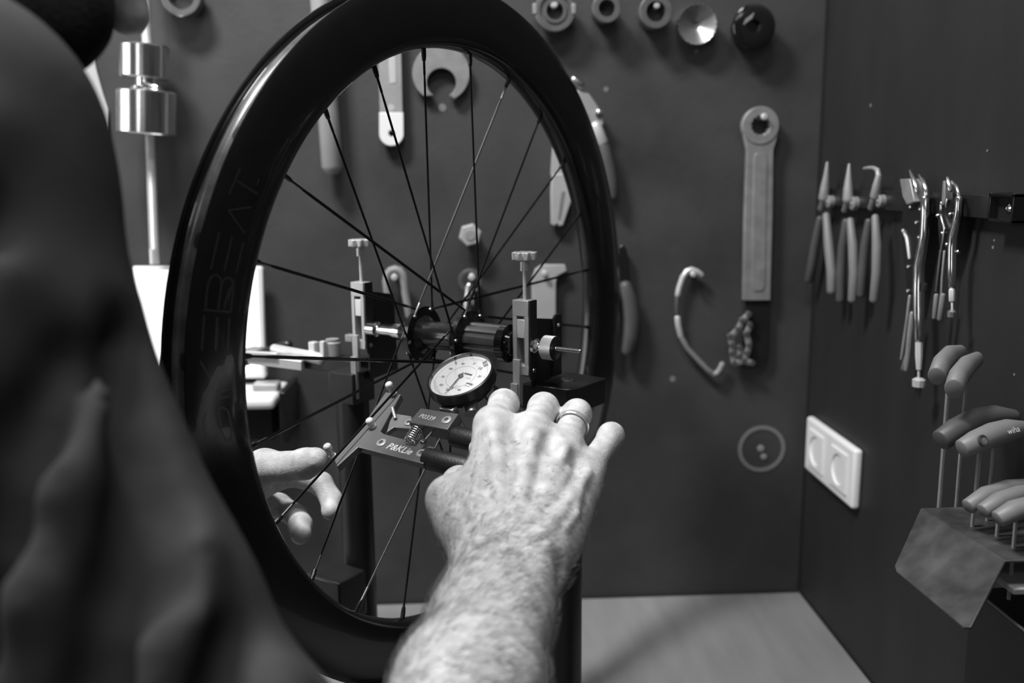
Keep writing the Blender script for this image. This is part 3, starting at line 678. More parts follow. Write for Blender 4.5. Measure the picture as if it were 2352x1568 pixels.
# ================================================================== RIGHT WALL TOOLS
q7 = c_(1780, 340, 2.53)
def R(x, y, off): (a, b), = q7((x, y)); return rw(a, b, off)
def rr(P, c): return ms(P, c / 2.53)
rail = thing('tool_rail', rw(2100, 500, .01), 'black magnetic tool rail on the right wall holding pliers', 'tool rail')
a = rw(1900, 446, 0); b = rw(2282, 449, 0)
zt_, zb_ = rw(2280, 447, .012).z, rw(2280, 504, .012).z
ya, yb = rw(1893, 470, .012).y, rw(2340, 470, .012).y
MB().box((XW - .006, (ya + yb) / 2, (zt_ + zb_) / 2), XV * .006, YV * (abs(ya - yb) / 2), UZ * ((zt_ - zb_) / 2)).obj('bar', 'stand_plate', rail, bevel=.001)
yc = rw(2280, 470, .016).y; yd = rw(2338, 470, .016).y
e = MB(); w2 = abs(yc - yd) / 2; hz_ = (zt_ - zb_) / 2; cz = (zt_ + zb_) / 2; ym = (yc + yd) / 2
for sy in (-1, 1): e.box((XW - .010, ym + sy * (w2 - .0012), cz), XV * .010, YV * .0012, UZ * (hz_ + .002))
for sz in (-1, 1): e.box((XW - .010, ym, cz + sz * hz_), XV * .010, YV * w2, UZ * .0014)
e = e.obj('end_bracket', 'black_gloss', rail, bevel=.0005)
MB().lathe((XW - .0118, ym, cz), -XV, [(0, .0042), (.001, .004), (.002, .002), (.001, 0)], 14).obj('screw', 'chrome', rail)
GP = 'circlip pliers on the rail'
def pliers(label, lh, rh, piv, pr_, jaw, jr, m='grip_dark'):
    t = thing('circlip_pliers', R(*piv, .02) - UZ * .09, label, 'pliers', GP)
    for h, mm, rad in ((lh, 'grip_dark', 28), (rh, 'grip_grey', 28)):
        P = [R(x, y, .024 if h is rh else .018) for x, y in h]; r0 = rr(P[0], rad)
        MB().tube(P, [r0 * .75] + [r0] * (len(P) - 2) + [r0 * .95], 14).obj('handle', mm, t)
    c = R(*piv, .022)
    MB().lathe(c + XV * .012, -XV, [(0.002, rr(c, pr_)), (.008, rr(c, pr_)), (.0092, rr(c, pr_ * .8)), (.0092, rr(c, pr_ * .35)), (.0102, rr(c, pr_ * .3)), (.0102, 0)], 20).obj('pivot', 'cast_steel', t)
    MB().tube([R(piv[0] - 22, piv[1] + 40, .018), R(piv[0] + 5, piv[1] - 40, .018)], rr(c, 20), 10).obj('shoulder', 'cast_steel', t)
    P = [R(x, y, .021) for x, y in jaw]; MB().tube(P, [rr(P[0], k) for k in jr], 12, rnd=True).obj('jaw', 'cast_light', t)
pliers('leftmost circlip pliers on the rail, handles spread widest', [(262, 410), (235, 560), (215, 680), (197, 765)], [(297, 390), (312, 560), (328, 720), (328, 830)], (290, 312), 36, [(283, 290), (290, 230), (298, 160), (304, 85)], [30, 26, 16, 7])
pliers('straight-nosed circlip pliers in the middle of the three on the rail', [(412, 425), (395, 560), (382, 720), (380, 880)], [(437, 420), (452, 560), (458, 720), (450, 880)], (428, 322), 40, [(425, 300), (425, 235), (428, 165), (431, 95)], [32, 27, 17, 7])
pliers('circlip pliers with a tip bent sideways, rightmost of the three', [(545, 425), (525, 560), (508, 720), (500, 850)], [(582, 400), (592, 560), (590, 720), (575, 880)], (580, 308), 38, [(580, 280), (592, 215), (602, 160), (596, 128), (575, 116), (545, 115), (518, 119)], [28, 24, 17, 14, 12, 11, 9])

def lock_pliers(label, k, loc):
    t = thing('locking_pliers', loc, label, 'pliers', 'locking pliers on the rail'); return t
t = thing('locking_pliers', R(835, 1385, .02), 'large chrome locking pliers hanging on the rail', 'pliers', 'locking pliers on the rail')
P = [R(x, y, .024) for x, y in ((872, 290), (872, 400), (868, 500), (855, 590), (838, 680), (834, 800), (835, 950), (836, 1110))]
MB().tube(P, [rr(P[0], k) for k in (24, 25, 26, 28, 32, 34, 34, 30)], 18).obj('fixed_handle', 'chrome', t)
MB().lathe(R(836, 1125, .024), R(836, 1210, .024) - R(836, 1125, .024), [(0, rr(P[0], 22)), (.5 * .03, rr(P[0], 22)), (.028, rr(P[0], 16)), (.03, 0)], 8).obj('end_nut', 'bright_steel', t)
MB().tube([R(836, 1215, .024), R(835, 1340, .024)], rr(P[0], 8), 10).obj('adjusting_screw', 'bright_steel', t)
a = R(835, 1362, .024); MB().lathe(a - UZ * .004, UZ, [(0, rr(P[0], 36)), (.007, rr(P[0], 38)), (.009, rr(P[0], 20)), (.009, 0)], 10).obj('screw_knob', 'bright_steel', t)
MB().prism([R(x, y, .020) for x, y in ((745, 320), (800, 300), (868, 285), (865, 480), (828, 700), (800, 860), (770, 850), (742, 600), (735, 430))], XV * .006).obj('body_plate', 'stand_plate', t, bevel=.0008)
P2 = [R(x, y, .024) for x, y in ((785, 130), (800, 170), (815, 215), (825, 255))]; MB().tube(P2, [rr(P[0], k) for k in (7, 13, 17, 10)], 12).obj('upper_jaw', 'chrome', t)
P2 = [R(x, y, .024) for x, y in ((838, 155), (860, 190), (874, 235), (880, 280))]; MB().tube(P2, [rr(P[0], k) for k in (8, 14, 15, 14)], 12).obj('jaw_spine', 'chrome', t)
MB().prism([R(x, y, .026) for x, y in ((724, 180), (782, 178), (800, 270), (808, 312), (765, 330), (740, 280))], XV * .012).obj('lower_jaw', 'cast_steel', t, bevel=.0008)
for h, r_ in ((((745, 478), (765, 520), (775, 580), (782, 640)), 10), (((784, 860), (770, 980), (750, 1120), (735, 1225)), 10), (((800, 960), (785, 1080), (775, 1180), (762, 1285)), 17), (((770, 1180), (740, 1285)), 9)):
    P2 = [R(x, y, .020) for x, y in h]; MB().tube(P2, rr(P2[0], r_), 10).obj('release_lever', 'bright_steel' if r_ == 10 and h[0][1] < 500 else 'cast_steel', t)
for x, y in ((783, 342), (840, 355), (817, 433), (833, 518), (770, 690), (768, 830), (748, 492)):
    a = R(x, y, .021); MB().lathe(a + XV * .002, -XV, [(0, rr(a, 12)), (.002, rr(a, 12)), (.003, rr(a, 6)), (.0032, 0)], 12).obj('rivet', 'chrome', t)
a = R(872, 808, .024); MB().box(a, XV * .002, YV * rr(a, 9), UZ * rr(a, 24)).obj('hang_slot', 'flat_black', t, bevel=.001)
t = thing('locking_pliers', R(1030, 975, .02), 'small chrome locking pliers hanging on the rail', 'pliers', 'locking pliers on the rail')
P = [R(x, y, .024) for x, y in ((1068, 290), (1064, 370), (1052, 440), (1034, 510), (1028, 580), (1027, 680), (1026, 800))]
MB().tube(P, [rr(P[0], k) for k in (19, 20, 22, 24, 26, 26, 22)], 16).obj('fixed_handle', 'chrome', t)
MB().tube([R(1027, 825, .024), R(1028, 885, .024)], rr(P[0], 18), 8).obj('end_nut', 'bright_steel', t)
MB().tube([R(1029, 890, .024), R(1030, 950, .024)], rr(P[0], 7), 8).obj('adjusting_screw', 'bright_steel', t)
a = R(1030, 962, .024); MB().lathe(a - UZ * .003, UZ, [(0, rr(a, 26)), (.005, rr(a, 27)), (.007, rr(a, 14)), (.007, 0)], 10).obj('screw_knob', 'steel', t)
MB().prism([R(x, y, .019) for x, y in ((945, 380), (1000, 300), (1062, 290), (1050, 450), (1020, 560), (995, 640), (960, 620), (948, 480))], XV * .005).obj('body_plate', 'stand_plate', t, bevel=.0006)
for h, k in ((((1002, 172), (1008, 205), (1018, 245)), (9, 17, 15)), (((1030, 190), (1055, 225), (1068, 275)), (7, 11, 11))):
    P2 = [R(x, y, .024) for x, y in h]; MB().tube(P2, [rr(P[0], v) for v in k], 12).obj('upper_jaw', 'chrome', t)
MB().prism([R(x, y, .022) for x, y in ((974, 190), (985, 190), (988, 290), (978, 330), (966, 330))], XV * .008).obj('lower_jaw', 'cast_steel', t, bevel=.0006)
for h, r_, mm in ((((965, 395), (985, 470), (975, 540), (960, 620), (936, 830)), 7, 'steel'), (((985, 600), (970, 760), (966, 850)), 7, 'cast_steel'), (((938, 855), (926, 985)), 14, 'grip_grey'), (((976, 855), (958, 992)), 17, 'grip_grey'), (((966, 318), (966, 360)), 9, 'chrome'), (((1000, 300), (994, 340)), 8, 'chrome')):
    P2 = [R(x, y, .021) for x, y in h]; MB().tube(P2, rr(P2[0], r_), 10).obj('release_lever', mm, t)
for x, y in ((943, 392), (1015, 384), (970, 495), (960, 602), (995, 560), (1060, 602)):
    a = R(x, y, .021); MB().lathe(a + XV * .002, -XV, [(0, rr(a, 11)), (.002, rr(a, 11)), (.003, rr(a, 6)), (.0032, 0)], 12).obj('rivet', 'chrome', t)

# double wall socket
t = thing('wall_socket', rw(1905, 1125, .0), 'white double power socket on the right wall near the corner', 'wall socket')
TH = .0115
y0 = rw(1849, 1020, TH).y; y1 = rw(1960, 1090, TH).y
zc = [rw(1857, 966, TH).z, rw(1847, 1085, TH).z, rw(1967, 1027, TH).z, rw(1955, 1160, TH).z]
z1 = (zc[0] + zc[2]) / 2; z0 = (zc[1] + zc[3]) / 2
ym, zm, hw, hh = (y0 + y1) / 2, (z0 + z1) / 2, abs(y0 - y1) / 2, (z1 - z0) / 2
MB().box((XW - TH / 2, ym, zm), XV * (TH / 2), YV * hw, UZ * hh).obj('cover_frame', 'white_plastic', t, bevel=.0045, bseg=4)
for sgn in (1, -1):
    c = V((XW - TH - .0002, ym + sgn * hw * .475, zm)); hs = min(hw * .46, hh * .66); n_ = 40
    m = MB(); sq = []; ci = []
    for k in range(n_):
        a = 2 * math.pi * k / n_ + math.pi / 4; cs, sn = math.cos(a), math.sin(a); f_ = 1 / max(abs(cs), abs(sn))
        sq.append(c + (YV * cs + UZ * sn) * hs * f_); ci.append(c + (YV * cs + UZ * sn) * hs * .80)
    vs = sq + [p - XV * .0022 for p in sq] + [p - XV * .0022 for p in ci] + [p + XV * .0090 for p in ci]
    fs = []
    for k in range(n_):
        l = (k + 1) % n_
        fs += [(k, l, n_ + l, n_ + k), (n_ + k, n_ + l, 2 * n_ + l, 2 * n_ + k), (2 * n_ + k, 2 * n_ + l, 3 * n_ + l, 3 * n_ + k)]
    fs.append(tuple(range(3 * n_, 4 * n_)))
    m.add(vs, fs); ins = m.obj('socket_insert', 'white_recess', t, smooth=30)
    for s2 in (1, -1):
        p = c + XV * .0088 + YV * (s2 * .0095); MB().cyl(p, p - XV * .0006, .0027, 12).obj('pin_hole', 'flat_black', ins)
        p = c + XV * .0045 + UZ * (s2 * hs * .76); MB().box(p, XV * .004, YV * .0026, UZ * .0013).obj('earth_clip', 'bright_steel', ins)

# hex keys with T-handles in a bent sheet holder
hold = thing('hex_key_holder', rw(2180, 1300, .09), 'worn bent sheet metal holder for hex keys on the right wall', 'tool holder')
B0, B1 = rw(2115, 1166, .098), rw(2308, 1287, .098)
zpl = (B0.z + B1.z) / 2; B0 = onz(2115, 1166, zpl); B1 = onz(2308, 1287, zpl)
xb = (B0.x + B1.x) / 2
C0, C1 = rw(2051, 1306, XW - xb + .045), rw(2224, 1450, XW - xb + .045)
th_ = .0022
nf = (C1 - B0).cross(C0 - B1).normalized()
if nf.x > 0: nf = -nf
def inset(a, b, f): return a + (b - a) * f
cs = [B0, B1, inset(B1, C1, .94), inset(C1, C0, .06) , inset(C0, C1, .05), inset(B0, C0, .95)]
MB().prism(cs, -nf * th_).obj('front_flap', 'galvanised', hold, bevel=.0006)
W0 = V((XW, B0.y, zpl)); W1 = V((XW, B1.y, zpl))
MB().prism([B0, B1, W1, W0], UZ * -th_).obj('top_plate', 'galvanised', hold, bevel=.0006)
zl2 = rw(2300, 1330, XW - xb - .012).z
MB().prism([V((xb + .012, B0.y, zl2)), V((xb + .012, B1.y - .002, zl2)), V((XW, B1.y - .002, zl2)), V((XW, B0.y, zl2))], UZ * -.005).obj('guide_plate', 'handle_grey', hold, bevel=.001)
GK = 'hex keys with T-handles in the holder'
q8 = c_(2040, 780, 4.612); q10 = c_(1780, 760, 1.9406)
def tkey(label, pts, rads, flat, shaft, sr, zbot, m='grip_grey', ref=None):
    P = pts
    t = thing('t_handle_hex_key', V((shaft.x, shaft.y, zbot)), label, 'hex key', GK)
    h = MB().tube(P, [k * 1.12 for k in rads], 18, ref=ref or UZ, flat=flat, blunt=True).obj('grip', m, t, smooth=60)
    k = MB().cyl(V((shaft.x, shaft.y, shaft.z)), V((shaft.x, shaft.y, zbot)), sr, 6).obj('shaft', 'cast_steel', t, smooth=10)
    return t, h
def Q(x, y, off): (a, b), = q8((x, y)); return rw(a, b, off)
def Q2(x, y, off): (a, b), = q10((x, y)); return rw(a, b, off)
zlow = zl2 - .02
zsh = zpl - .10
K = []
P = [Q(515, 385, .092), Q(565, 255, .082), Q(650, 165, .068), Q(770, 130, .052)]
t, h = tkey('hex key with the pale end-on handle at top left of the holder', P, [ms(P[0], 17.5), ms(P[0], 18), ms(P[0], 17), ms(P[0], 12)], 1.3, Q(648, 330, .066), ms(P[0], 5.5), zsh)
P = [Q(700, 520, .088), Q(745, 395, .078), Q(830, 285, .064), Q(945, 205, .046)]
t, h = tkey('hex key with the pale end-on handle nearest the wall at top', P, [ms(P[0], 19), ms(P[0], 20), ms(P[0], 19), ms(P[0], 13)], 1.3, Q(822, 480, .062), ms(P[0], 4.5), zsh)
P = [Q(560, 1062, .093), Q(720, 955, .078), Q(920, 850, .058), Q(1120, 805, .040), Q(1330, 815, .022)]
t, h = tkey('hex key with a scuffed dark handle, middle row behind', P, [ms(P[0], k) for k in (21, 24, 24, 22, 15)], 1.05, Q(982, 1000, .050), ms(P[0], 6), zsh, 'grip_dark', None)
P = [Q(785, 1155, .096), Q(930, 1080, .084), Q(1100, 1010, .068), Q(1270, 960, .052), Q(1420, 945, .036)]
t, h = tkey('hex key with printed grey handle in front of the dark one', P, [ms(P[0], k) for k in (19, 23, 25, 23, 17)], 1.05, Q(1115, 1110, .064), ms(P[0], 4), zsh)
fn = (CAM - P[2]).normalized(); bxk = (P[3] - P[2]).normalized(); fn2 = (fn - bxk * fn.dot(bxk)).normalized()
text('maker_print', 'wiha', P[3] + (P[2] - P[3]) * .25 + fn2 * ms(P[0], 27.6) - UZ * .001, bxk, fn2, .012, 'print_white', h, .0005, shear=.15)
text('maker_print', '4x100', P[2] + (P[3] - P[2]) * .45 + fn2 * ms(P[0], 24) - UZ * .0062, bxk, fn2, .022, 'handle_grey', h, .0011) if False else None
c = P[0] + (P[1] - P[0]) * .9 + fn2 * ms(P[0], 25); MB().lathe(c, fn2, [(-.002, .0042), (.0012, .0042), (.0012, .003), (-.0005, .0025), (-.0005, 0)], 18).obj('hanging_hole', 'grip_dark', h)
P = [Q2(862, 782, .094), Q2(940, 730, .078), Q2(1040, 700, .056), Q2(1150, 690, .03)]
t, h = tkey('hex key with pale handle, rearmost of the bottom row', P, [ms(P[0], k) for k in (16, 18, 18, 16)], 1.0, Q2(885, 800, .082), .0018, zlow)
P = [Q2(928, 802, .094), Q2(1000, 757, .080), Q2(1090, 728, .060), Q2(1180, 715, .04)]
t, h = tkey('hex key with pale handle, middle of the bottom row', P, [ms(P[0], k) for k in (16, 19, 19, 17)], 1.0, Q2(1000, 780, .074), .0016, zlow)
P = [Q2(995, 838, .094), Q2(1065, 800, .082), Q2(1150, 778, .066), Q2(1240, 772, .05)]
t, h = tkey('hex key with pale handle, frontmost of the bottom row', P, [ms(P[0], k) for k in (18, 22, 22, 20)], 1.0, Q2(1075, 830, .074), .0016, zlow)
for x, y in ((1035, 900), (1095, 900)):
    pass
# black panel under the holder
t = thing('black_wall_tray', rw(2300, 1560, .05), 'black sheet metal tray below the hex key holder at the right edge', 'tray')
e0 = rw(2262, 1373, .075); e1 = rw(2352, 1432, .075)
z_ = e0.z; ya = e0.y + .02; yb = 0.35
MB().box((XW - .0375, (ya + yb) / 2, z_ - .11), XV * .0375, YV * ((ya - yb) / 2), UZ * .109).obj('tray_box', 'stand_black', t, bevel=.001)
MB().tube([V((XW - .075, ya, z_)), V((XW - .075, yb, z_))], .0011, 8).obj('rim_edge', 'cast_steel', t)

# ================================================================== PERSON
# organic shapes: smooth union of tapered capsules, surfaced with surface nets
F32 = np.float32
class Field:
    def __init__(s, lo, hi, h):
        s.h = h; s.lo = np.array(lo, F32); n = np.ceil((np.array(hi) - np.array(lo)) / h).astype(int) + 1
        s.n = n; s.d = np.full(n, 1.0, F32)
        s.ax = [(s.lo[i] + h * np.arange(n[i])).astype(F32) for i in range(3)]
    def win(s, pts, pad):
        a = np.min(pts, 0) - pad; b = np.max(pts, 0) + pad
        i0 = np.clip(np.floor((a - s.lo) / s.h).astype(int), 0, s.n); i1 = np.clip(np.ceil((b - s.lo) / s.h).astype(int) + 1, 0, s.n)
        return tuple(slice(i0[k], i1[k]) for k in range(3))
    def cap(s, w, a, b, ra, rb):
        a = np.array(a, F32); b = np.array(b, F32); ba = b - a; L = max(float(ba @ ba), 1e-12)
        X = s.ax[0][w[0]][:, None, None] - a[0]; Y = s.ax[1][w[1]][None, :, None] - a[1]; Z = s.ax[2][w[2]][None, None, :] - a[2]
        t = np.clip((X * ba[0] + Y * ba[1] + Z * ba[2]) / L, 0, 1)
        return np.sqrt((X - t * ba[0]) ** 2 + (Y - t * ba[1]) ** 2 + (Z - t * ba[2]) ** 2) - (ra + (rb - ra) * t)
    def ell(s, w, c, R, A):                       # ellipsoid: centre, radii, three axes
        X = s.ax[0][w[0]][:, None, None] - F32(c[0]); Y = s.ax[1][w[1]][None, :, None] - F32(c[1]); Z = s.ax[2][w[2]][None, None, :] - F32(c[2])
        q_ = 0
        for r_, a in zip(R, A): q_ = q_ + ((X * F32(a[0]) + Y * F32(a[1]) + Z * F32(a[2])) / F32(r_)) ** 2
        k0 = np.sqrt(q_); return (k0 - 1) * F32(min(R))
    @staticmethod
    def smin(a, b, k):
        if k <= 0: return np.minimum(a, b)
        hh_ = np.maximum(k - np.abs(a - b), 0) / k
        return np.minimum(a, b) - hh_ * hh_ * (k / 4)
    def add(s, a, b, ra, rb, k=.006):
        w = s.win(np.array([tuple(a), tuple(b)]), max(ra, rb) + k + 3 * s.h)
        if any(x.stop <= x.start for x in w): return
        s.d[w] = s.smin(s.d[w], s.cap(w, a, b, ra, rb), k)
    def chain(s, P, k=.006):
        for (a, ra), (b, rb) in zip(P, P[1:]): s.add(a, b, ra, rb, k)
    def blob(s, c, R, A, k=.01):
        m_ = max(R); w = s.win(np.array([tuple(c)]), m_ + k + 3 * s.h)
        s.d[w] = s.smin(s.d[w], s.ell(w, c, R, A), k)
    def carve(s, a, b, ra, rb, k=.004):           # smooth groove
        w = s.win(np.array([tuple(a), tuple(b)]), max(ra, rb) + k + 3 * s.h)
        if any(x.stop <= x.start for x in w): return
        s.d[w] = -s.smin(-s.d[w], s.cap(w, a, b, ra, rb), k)
    def merge(s, o, k):
        s.d = s.smin(s.d, o.d, k)
    def mesh(s):
        d = s.d; ins = d < 0
        c = np.zeros(tuple(np.array(d.shape) - 1), np.int8)
        for i in (0, 1):
            for j in (0, 1):
                for k in (0, 1): c += ins[i:d.shape[0] - 1 + i, j:d.shape[1] - 1 + j, k:d.shape[2] - 1 + k]
        act = (c > 0) & (c < 8); idx = np.argwhere(act); N = len(idx)
        vid = np.full(act.shape, -1, np.int64); vid[act] = np.arange(N)
        acc = np.zeros((N, 3)); cnt = np.zeros(N)
        off = [(i, j, k) for i in (0, 1) for j in (0, 1) for k in (0, 1)]
        for p in off:
            for a in range(3):
                if p[a]: continue
                q_ = list(p); q_[a] = 1
                v0 = d[idx[:, 0] + p[0], idx[:, 1] + p[1], idx[:, 2] + p[2]]; v1 = d[idx[:, 0] + q_[0], idx[:, 1] + q_[1], idx[:, 2] + q_[2]]
                cr = (v0 < 0) != (v1 < 0); t = np.where(cr, v0 / np.where(cr, v0 - v1, 1), 0)
                pt = np.tile(np.array(p, float), (N, 1)); pt[:, a] = t
                acc += np.where(cr[:, None], pt, 0); cnt += cr
        vs = s.lo + (idx + acc / cnt[:, None]) * s.h
        qs = []
        for a in range(3):
            b, c2 = (a + 1) % 3, (a + 2) % 3
            sl0 = [slice(1, -1)] * 3; sl0[a] = slice(0, -1); sl1 = [slice(1, -1)] * 3; sl1[a] = slice(1, None)
            ch = ins[tuple(sl0)] != ins[tuple(sl1)]; e = np.argwhere(ch)
            base = e.copy(); base[:, b] += 1; base[:, c2] += 1
            def g(db, dc_):
                z = base.copy(); z[:, b] -= db; z[:, c2] -= dc_; return vid[z[:, 0], z[:, 1], z[:, 2]]
            qd = np.stack([g(1, 1), g(0, 1), g(0, 0), g(1, 0)], 1)
            fl = ins[base[:, 0], base[:, 1], base[:, 2]]
            qd[fl] = qd[fl][:, ::-1]
            qs.append(qd)
        return vs, np.concatenate(qs)
def np_mesh(name, parts, m, parent, smooth_iter=0):
    vs = []; fs = []; n = 0
    for v, f in parts: vs.append(v); fs.append(f + n); n += len(v)
    vs = np.concatenate(vs) - np.array(tuple(parent.location)); fs = np.concatenate(fs)
    me = bpy.data.meshes.new(name)
    me.vertices.add(len(vs)); me.vertices.foreach_set('co', vs.astype(F32).ravel())
    me.loops.add(fs.size); me.loops.foreach_set('vertex_index', fs.ravel().astype(np.int32))
    me.polygons.add(len(fs)); me.polygons.foreach_set('loop_start', np.arange(0, fs.size, 4, dtype=np.int32))
    me.update(calc_edges=True); me.validate(); me.shade_smooth()
    me.materials.append(MATS[m])
    o = bpy.data.objects.new(name, me); COL.objects.link(o); o.parent = parent
    if smooth_iter:
        sm_ = o.modifiers.new('smooth', 'SMOOTH'); sm_.iterations = smooth_iter; sm_.factor = .5
    return o
def field_for(pts, rmax, h):
    A = np.array([tuple(p) for p in pts]); return Field(A.min(0) - rmax - 3 * h, A.max(0) + rmax + 3 * h, h)
def lerp(a, b, t): return a + (b - a) * t

# skin material: mottled, wrinkled, fine hair grain
sk = mat('skin', .50, .48, spec=.35)
nt = sk.node_tree; bs = nt.nodes['Principled BSDF']
tc = nt.nodes.new('ShaderNodeTexCoord')
n1 = nt.nodes.new('ShaderNodeTexNoise'); n1.inputs['Scale'].default_value = 110; n1.inputs['Detail'].default_value = 6
n2 = nt.nodes.new('ShaderNodeTexNoise'); n2.inputs['Scale'].default_value = 420; n2.inputs['Detail'].default_value = 3
for n_ in (n1, n2): nt.links.new(tc.outputs['Object'], n_.inputs['Vector'])
mr = nt.nodes.new('ShaderNodeMapRange'); mr.inputs['From Min'].default_value = .3; mr.inputs['From Max'].default_value = .72; mr.inputs['To Min'].default_value = .35; mr.inputs['To Max'].default_value = .56
nt.links.new(n1.outputs['Fac'], mr.inputs['Value']); nt.links.new(mr.outputs[0], bs.inputs['Base Color'])
vo = nt.nodes.new('ShaderNodeTexVoronoi'); vo.inputs['Scale'].default_value = 620; vo.feature = 'DISTANCE_TO_EDGE'; nt.links.new(tc.outputs['Object'], vo.inputs['Vector'])
ad = nt.nodes.new('ShaderNodeMath'); ad.operation = 'ADD'; nt.links.new(n2.outputs['Fac'], ad.inputs[0]); nt.links.new(vo.outputs['Distance'], ad.inputs[1])
bp = nt.nodes.new('ShaderNodeBump'); bp.inputs['Strength'].default_value = .35; bp.inputs['Distance'].default_value = .0008
nt.links.new(ad.outputs[0], bp.inputs['Height']); nt.links.new(bp.outputs[0], bs.inputs['Normal'])

person = thing('person', (-.36, .40, 0), 'person in a dark shirt leaning in from the left, gripping the tension meter', 'person')

# ---- right forearm and hand
ELB = at(812, 2230, .372)
W_ul, W_ra = at(1225, 1290, .583), at(1115, 1275, .590)
MCP = [at(1133, 978, .662), at(1222, 990, .664), at(1297, 1022, .664), at(1352, 1078, .660)]
PIP = [at(1158, 928, .702), at(1249, 936, .706), at(1326, 949, .702), at(1405, 999, .692)]
RM = [.0128, .0125, .0118, .0105]; RP = [.0108, .0110, .0103, .0090]
DIP = [at(1132, 1000, .712), at(1232, 1010, .716), at(1312, 1020, .712), at(1370, 1062, .702)]
TIP = [at(1100, 1030, .696), at(1196, 1045, .700), at(1272, 1058, .698), at(1330, 1100, .690)]
allp = [ELB, at(700, 1500, .45), at(1450, 850, .74), at(960, 1100, .70), at(1200, 1568, .47), at(800, 1600, .45)] + MCP + PIP + TIP
FH = field_for(allp, .055, .0017)
# forearm: two parallel chains
F1u, F1r = at(1120, 1568, .492), at(1040, 1568, .490)
F2u, F2r = at(1170, 1425, .540), at(1076, 1425, .540)
El_u, El_r = lerp(ELB, at(860, 2230, .38), .5), ELB
FH.chain([(El_u, .036), (F1u, .0272), (F2u, .0208), (W_ul, .0200)], .02)
FH.chain([(El_r, .036), (F1r, .0275), (F2r, .0200), (W_ra, .0190)], .02)
FH.add(lerp(W_ul, W_ra, .5), lerp(F2u, F2r, .5), .020, .022, .02)
# ulna head bump
FH.blob(at(1248, 1268, .572), (.0105, .0105, .0105), (XV, YV, UZ), .012)
# carpus and metacarpals
car = [lerp(W_ra, W_ul, f) for f in (.08, .38, .66, .95)]
for c0_, mc, rm in zip(car, MCP, RM):
    FH.add(c0_, mc, .0175, rm, .016)
FH.add(at(1190, 1190, .628), at(1200, 1060, .662), .022, .018, .018)
FH.add(at(1276, 1235, .610), at(1320, 1120, .655), .0175, .0130, .014)   # heel of little finger side
FH.add(W_ul, at(1280, 1200, .625), .018, .0165, .014)
FH.add(at(1300, 1150, .650), at(1200, 1150, .665), .017, .017, .016)
for i in range(3):   # web between the knuckles
    FH.add(lerp(MCP[i], car[i], .16), lerp(MCP[i + 1], car[i + 1], .16), .0112, .0112, .012)
    FH.add(lerp(MCP[i], car[i], .45), lerp(MCP[i + 1], car[i + 1], .45), .0145, .0145, .012)
# knuckles
for mc, rm in zip(MCP, RM):
    FH.blob(mc + UPV * .0015 - FWD * .002, (rm * .88,) * 3, (XV, YV, UZ), .010)
# thumb
T0, T1, T2, T3 = at(1088, 1215, .612), at(1034, 1146, .634), at(1056, 1112, .672), at(1085, 1096, .705)
FH.chain([(W_ra, .0185), (T0, .0185), (T1, .0148)], .014)
FH.blob(at(1026, 1143, .630), (.0118, .0118, .0118), (XV, YV, UZ), .008)
FH.chain([(T1, .0130), (T2, .0120), (T3, .0105)], .008)
FH.add(lerp(T0, T1, .4), lerp(car[0], MCP[0], .55), .014, .0125, .022)     # first web
# fingers
for i in range(4):
    Fi = Field(FH.lo, FH.lo + (FH.n - 1) * FH.h, FH.h) if False else FH
    FH.add(MCP[i], PIP[i], RM[i] * .93, RP[i], .0055)
    FH.add(PIP[i], DIP[i], RP[i], RP[i] * .86, .003)
    FH.add(DIP[i], TIP[i], RP[i] * .86, RP[i] * .74, .002)
    FH.blob(lerp(MCP[i], PIP[i], .93) + UPV * .001, (RP[i] * .98,) * 3, (XV, YV, UZ), .005)
# extensor tendons and veins on the back of the hand
def onback(x, y, d): return at(x, y, d)
def surf(x, y, inset=0.0):                    # march the view ray to the hand surface
    P0 = np.array(tuple(CAM)); dr = np.array(tuple(ray(x, y)))
    for k in np.arange(.44, .74, .0008):
        p = P0 + dr * k; ii = np.round((p - FH.lo) / FH.h).astype(int)
        if np.all(ii >= 0) and np.all(ii < FH.n) and SURF[tuple(ii)] < 0: return V(p + dr * inset)
    return None
SURF = FH.d.copy()
def ridge(px, r_, k, inset):
    P = [surf(x, y, inset) for x, y in px]; P = [p for p in P if p is not None]
    for a, b in zip(P, P[1:]): FH.add(a, b, r_, r_, k)
def groove(px, r_, k, out):
    P = [surf(x, y, -out) for x, y in px]; P = [p for p in P if p is not None]
    for a, b in zip(P, P[1:]): FH.carve(a, b, r_, r_, k)
ridge([(1132, 990), (1140, 1060), (1150, 1140), (1155, 1210)], .0034, .007, .0027)
ridge([(1222, 1000), (1212, 1070), (1198, 1140), (1185, 1210)], .0034, .007, .0027)
ridge([(1294, 1032), (1272, 1090), (1245, 1150), (1215, 1210)], .0030, .007, .0024)
ridge([(1348, 1086), (1318, 1135), (1285, 1180), (1245, 1225)], .0026, .006, .0018)
ridge([(1262, 1060), (1246, 1095), (1250, 1125), (1268, 1150), (1262, 1190)], .0021, .004, .0013)
ridge([(1310, 1075), (1290, 1105), (1268, 1150)], .0021, .004, .0013)
ridge([(1180, 1020), (1178, 1080), (1165, 1130), (1180, 1180), (1165, 1230)], .0018, .004, .0011)
ridge([(1100, 1060), (1095, 1110), (1082, 1160), (1092, 1210)], .0020, .004, .0012)
ridge([(1330, 1130), (1322, 1180), (1296, 1215)], .0018, .004, .0011)
for gx in ((1100, 1180, 1092, 1215), (1082, 1200, 1075, 1232)):
    groove([(gx[0], gx[1]), ((gx[0] + gx[2]) / 2, (gx[1] + gx[3]) / 2), (gx[2], gx[3])], .0016, .003, .0006)
groove([(1272, 1262), (1288, 1285), (1290, 1315), (1285, 1345)], .0022, .006, .0008)
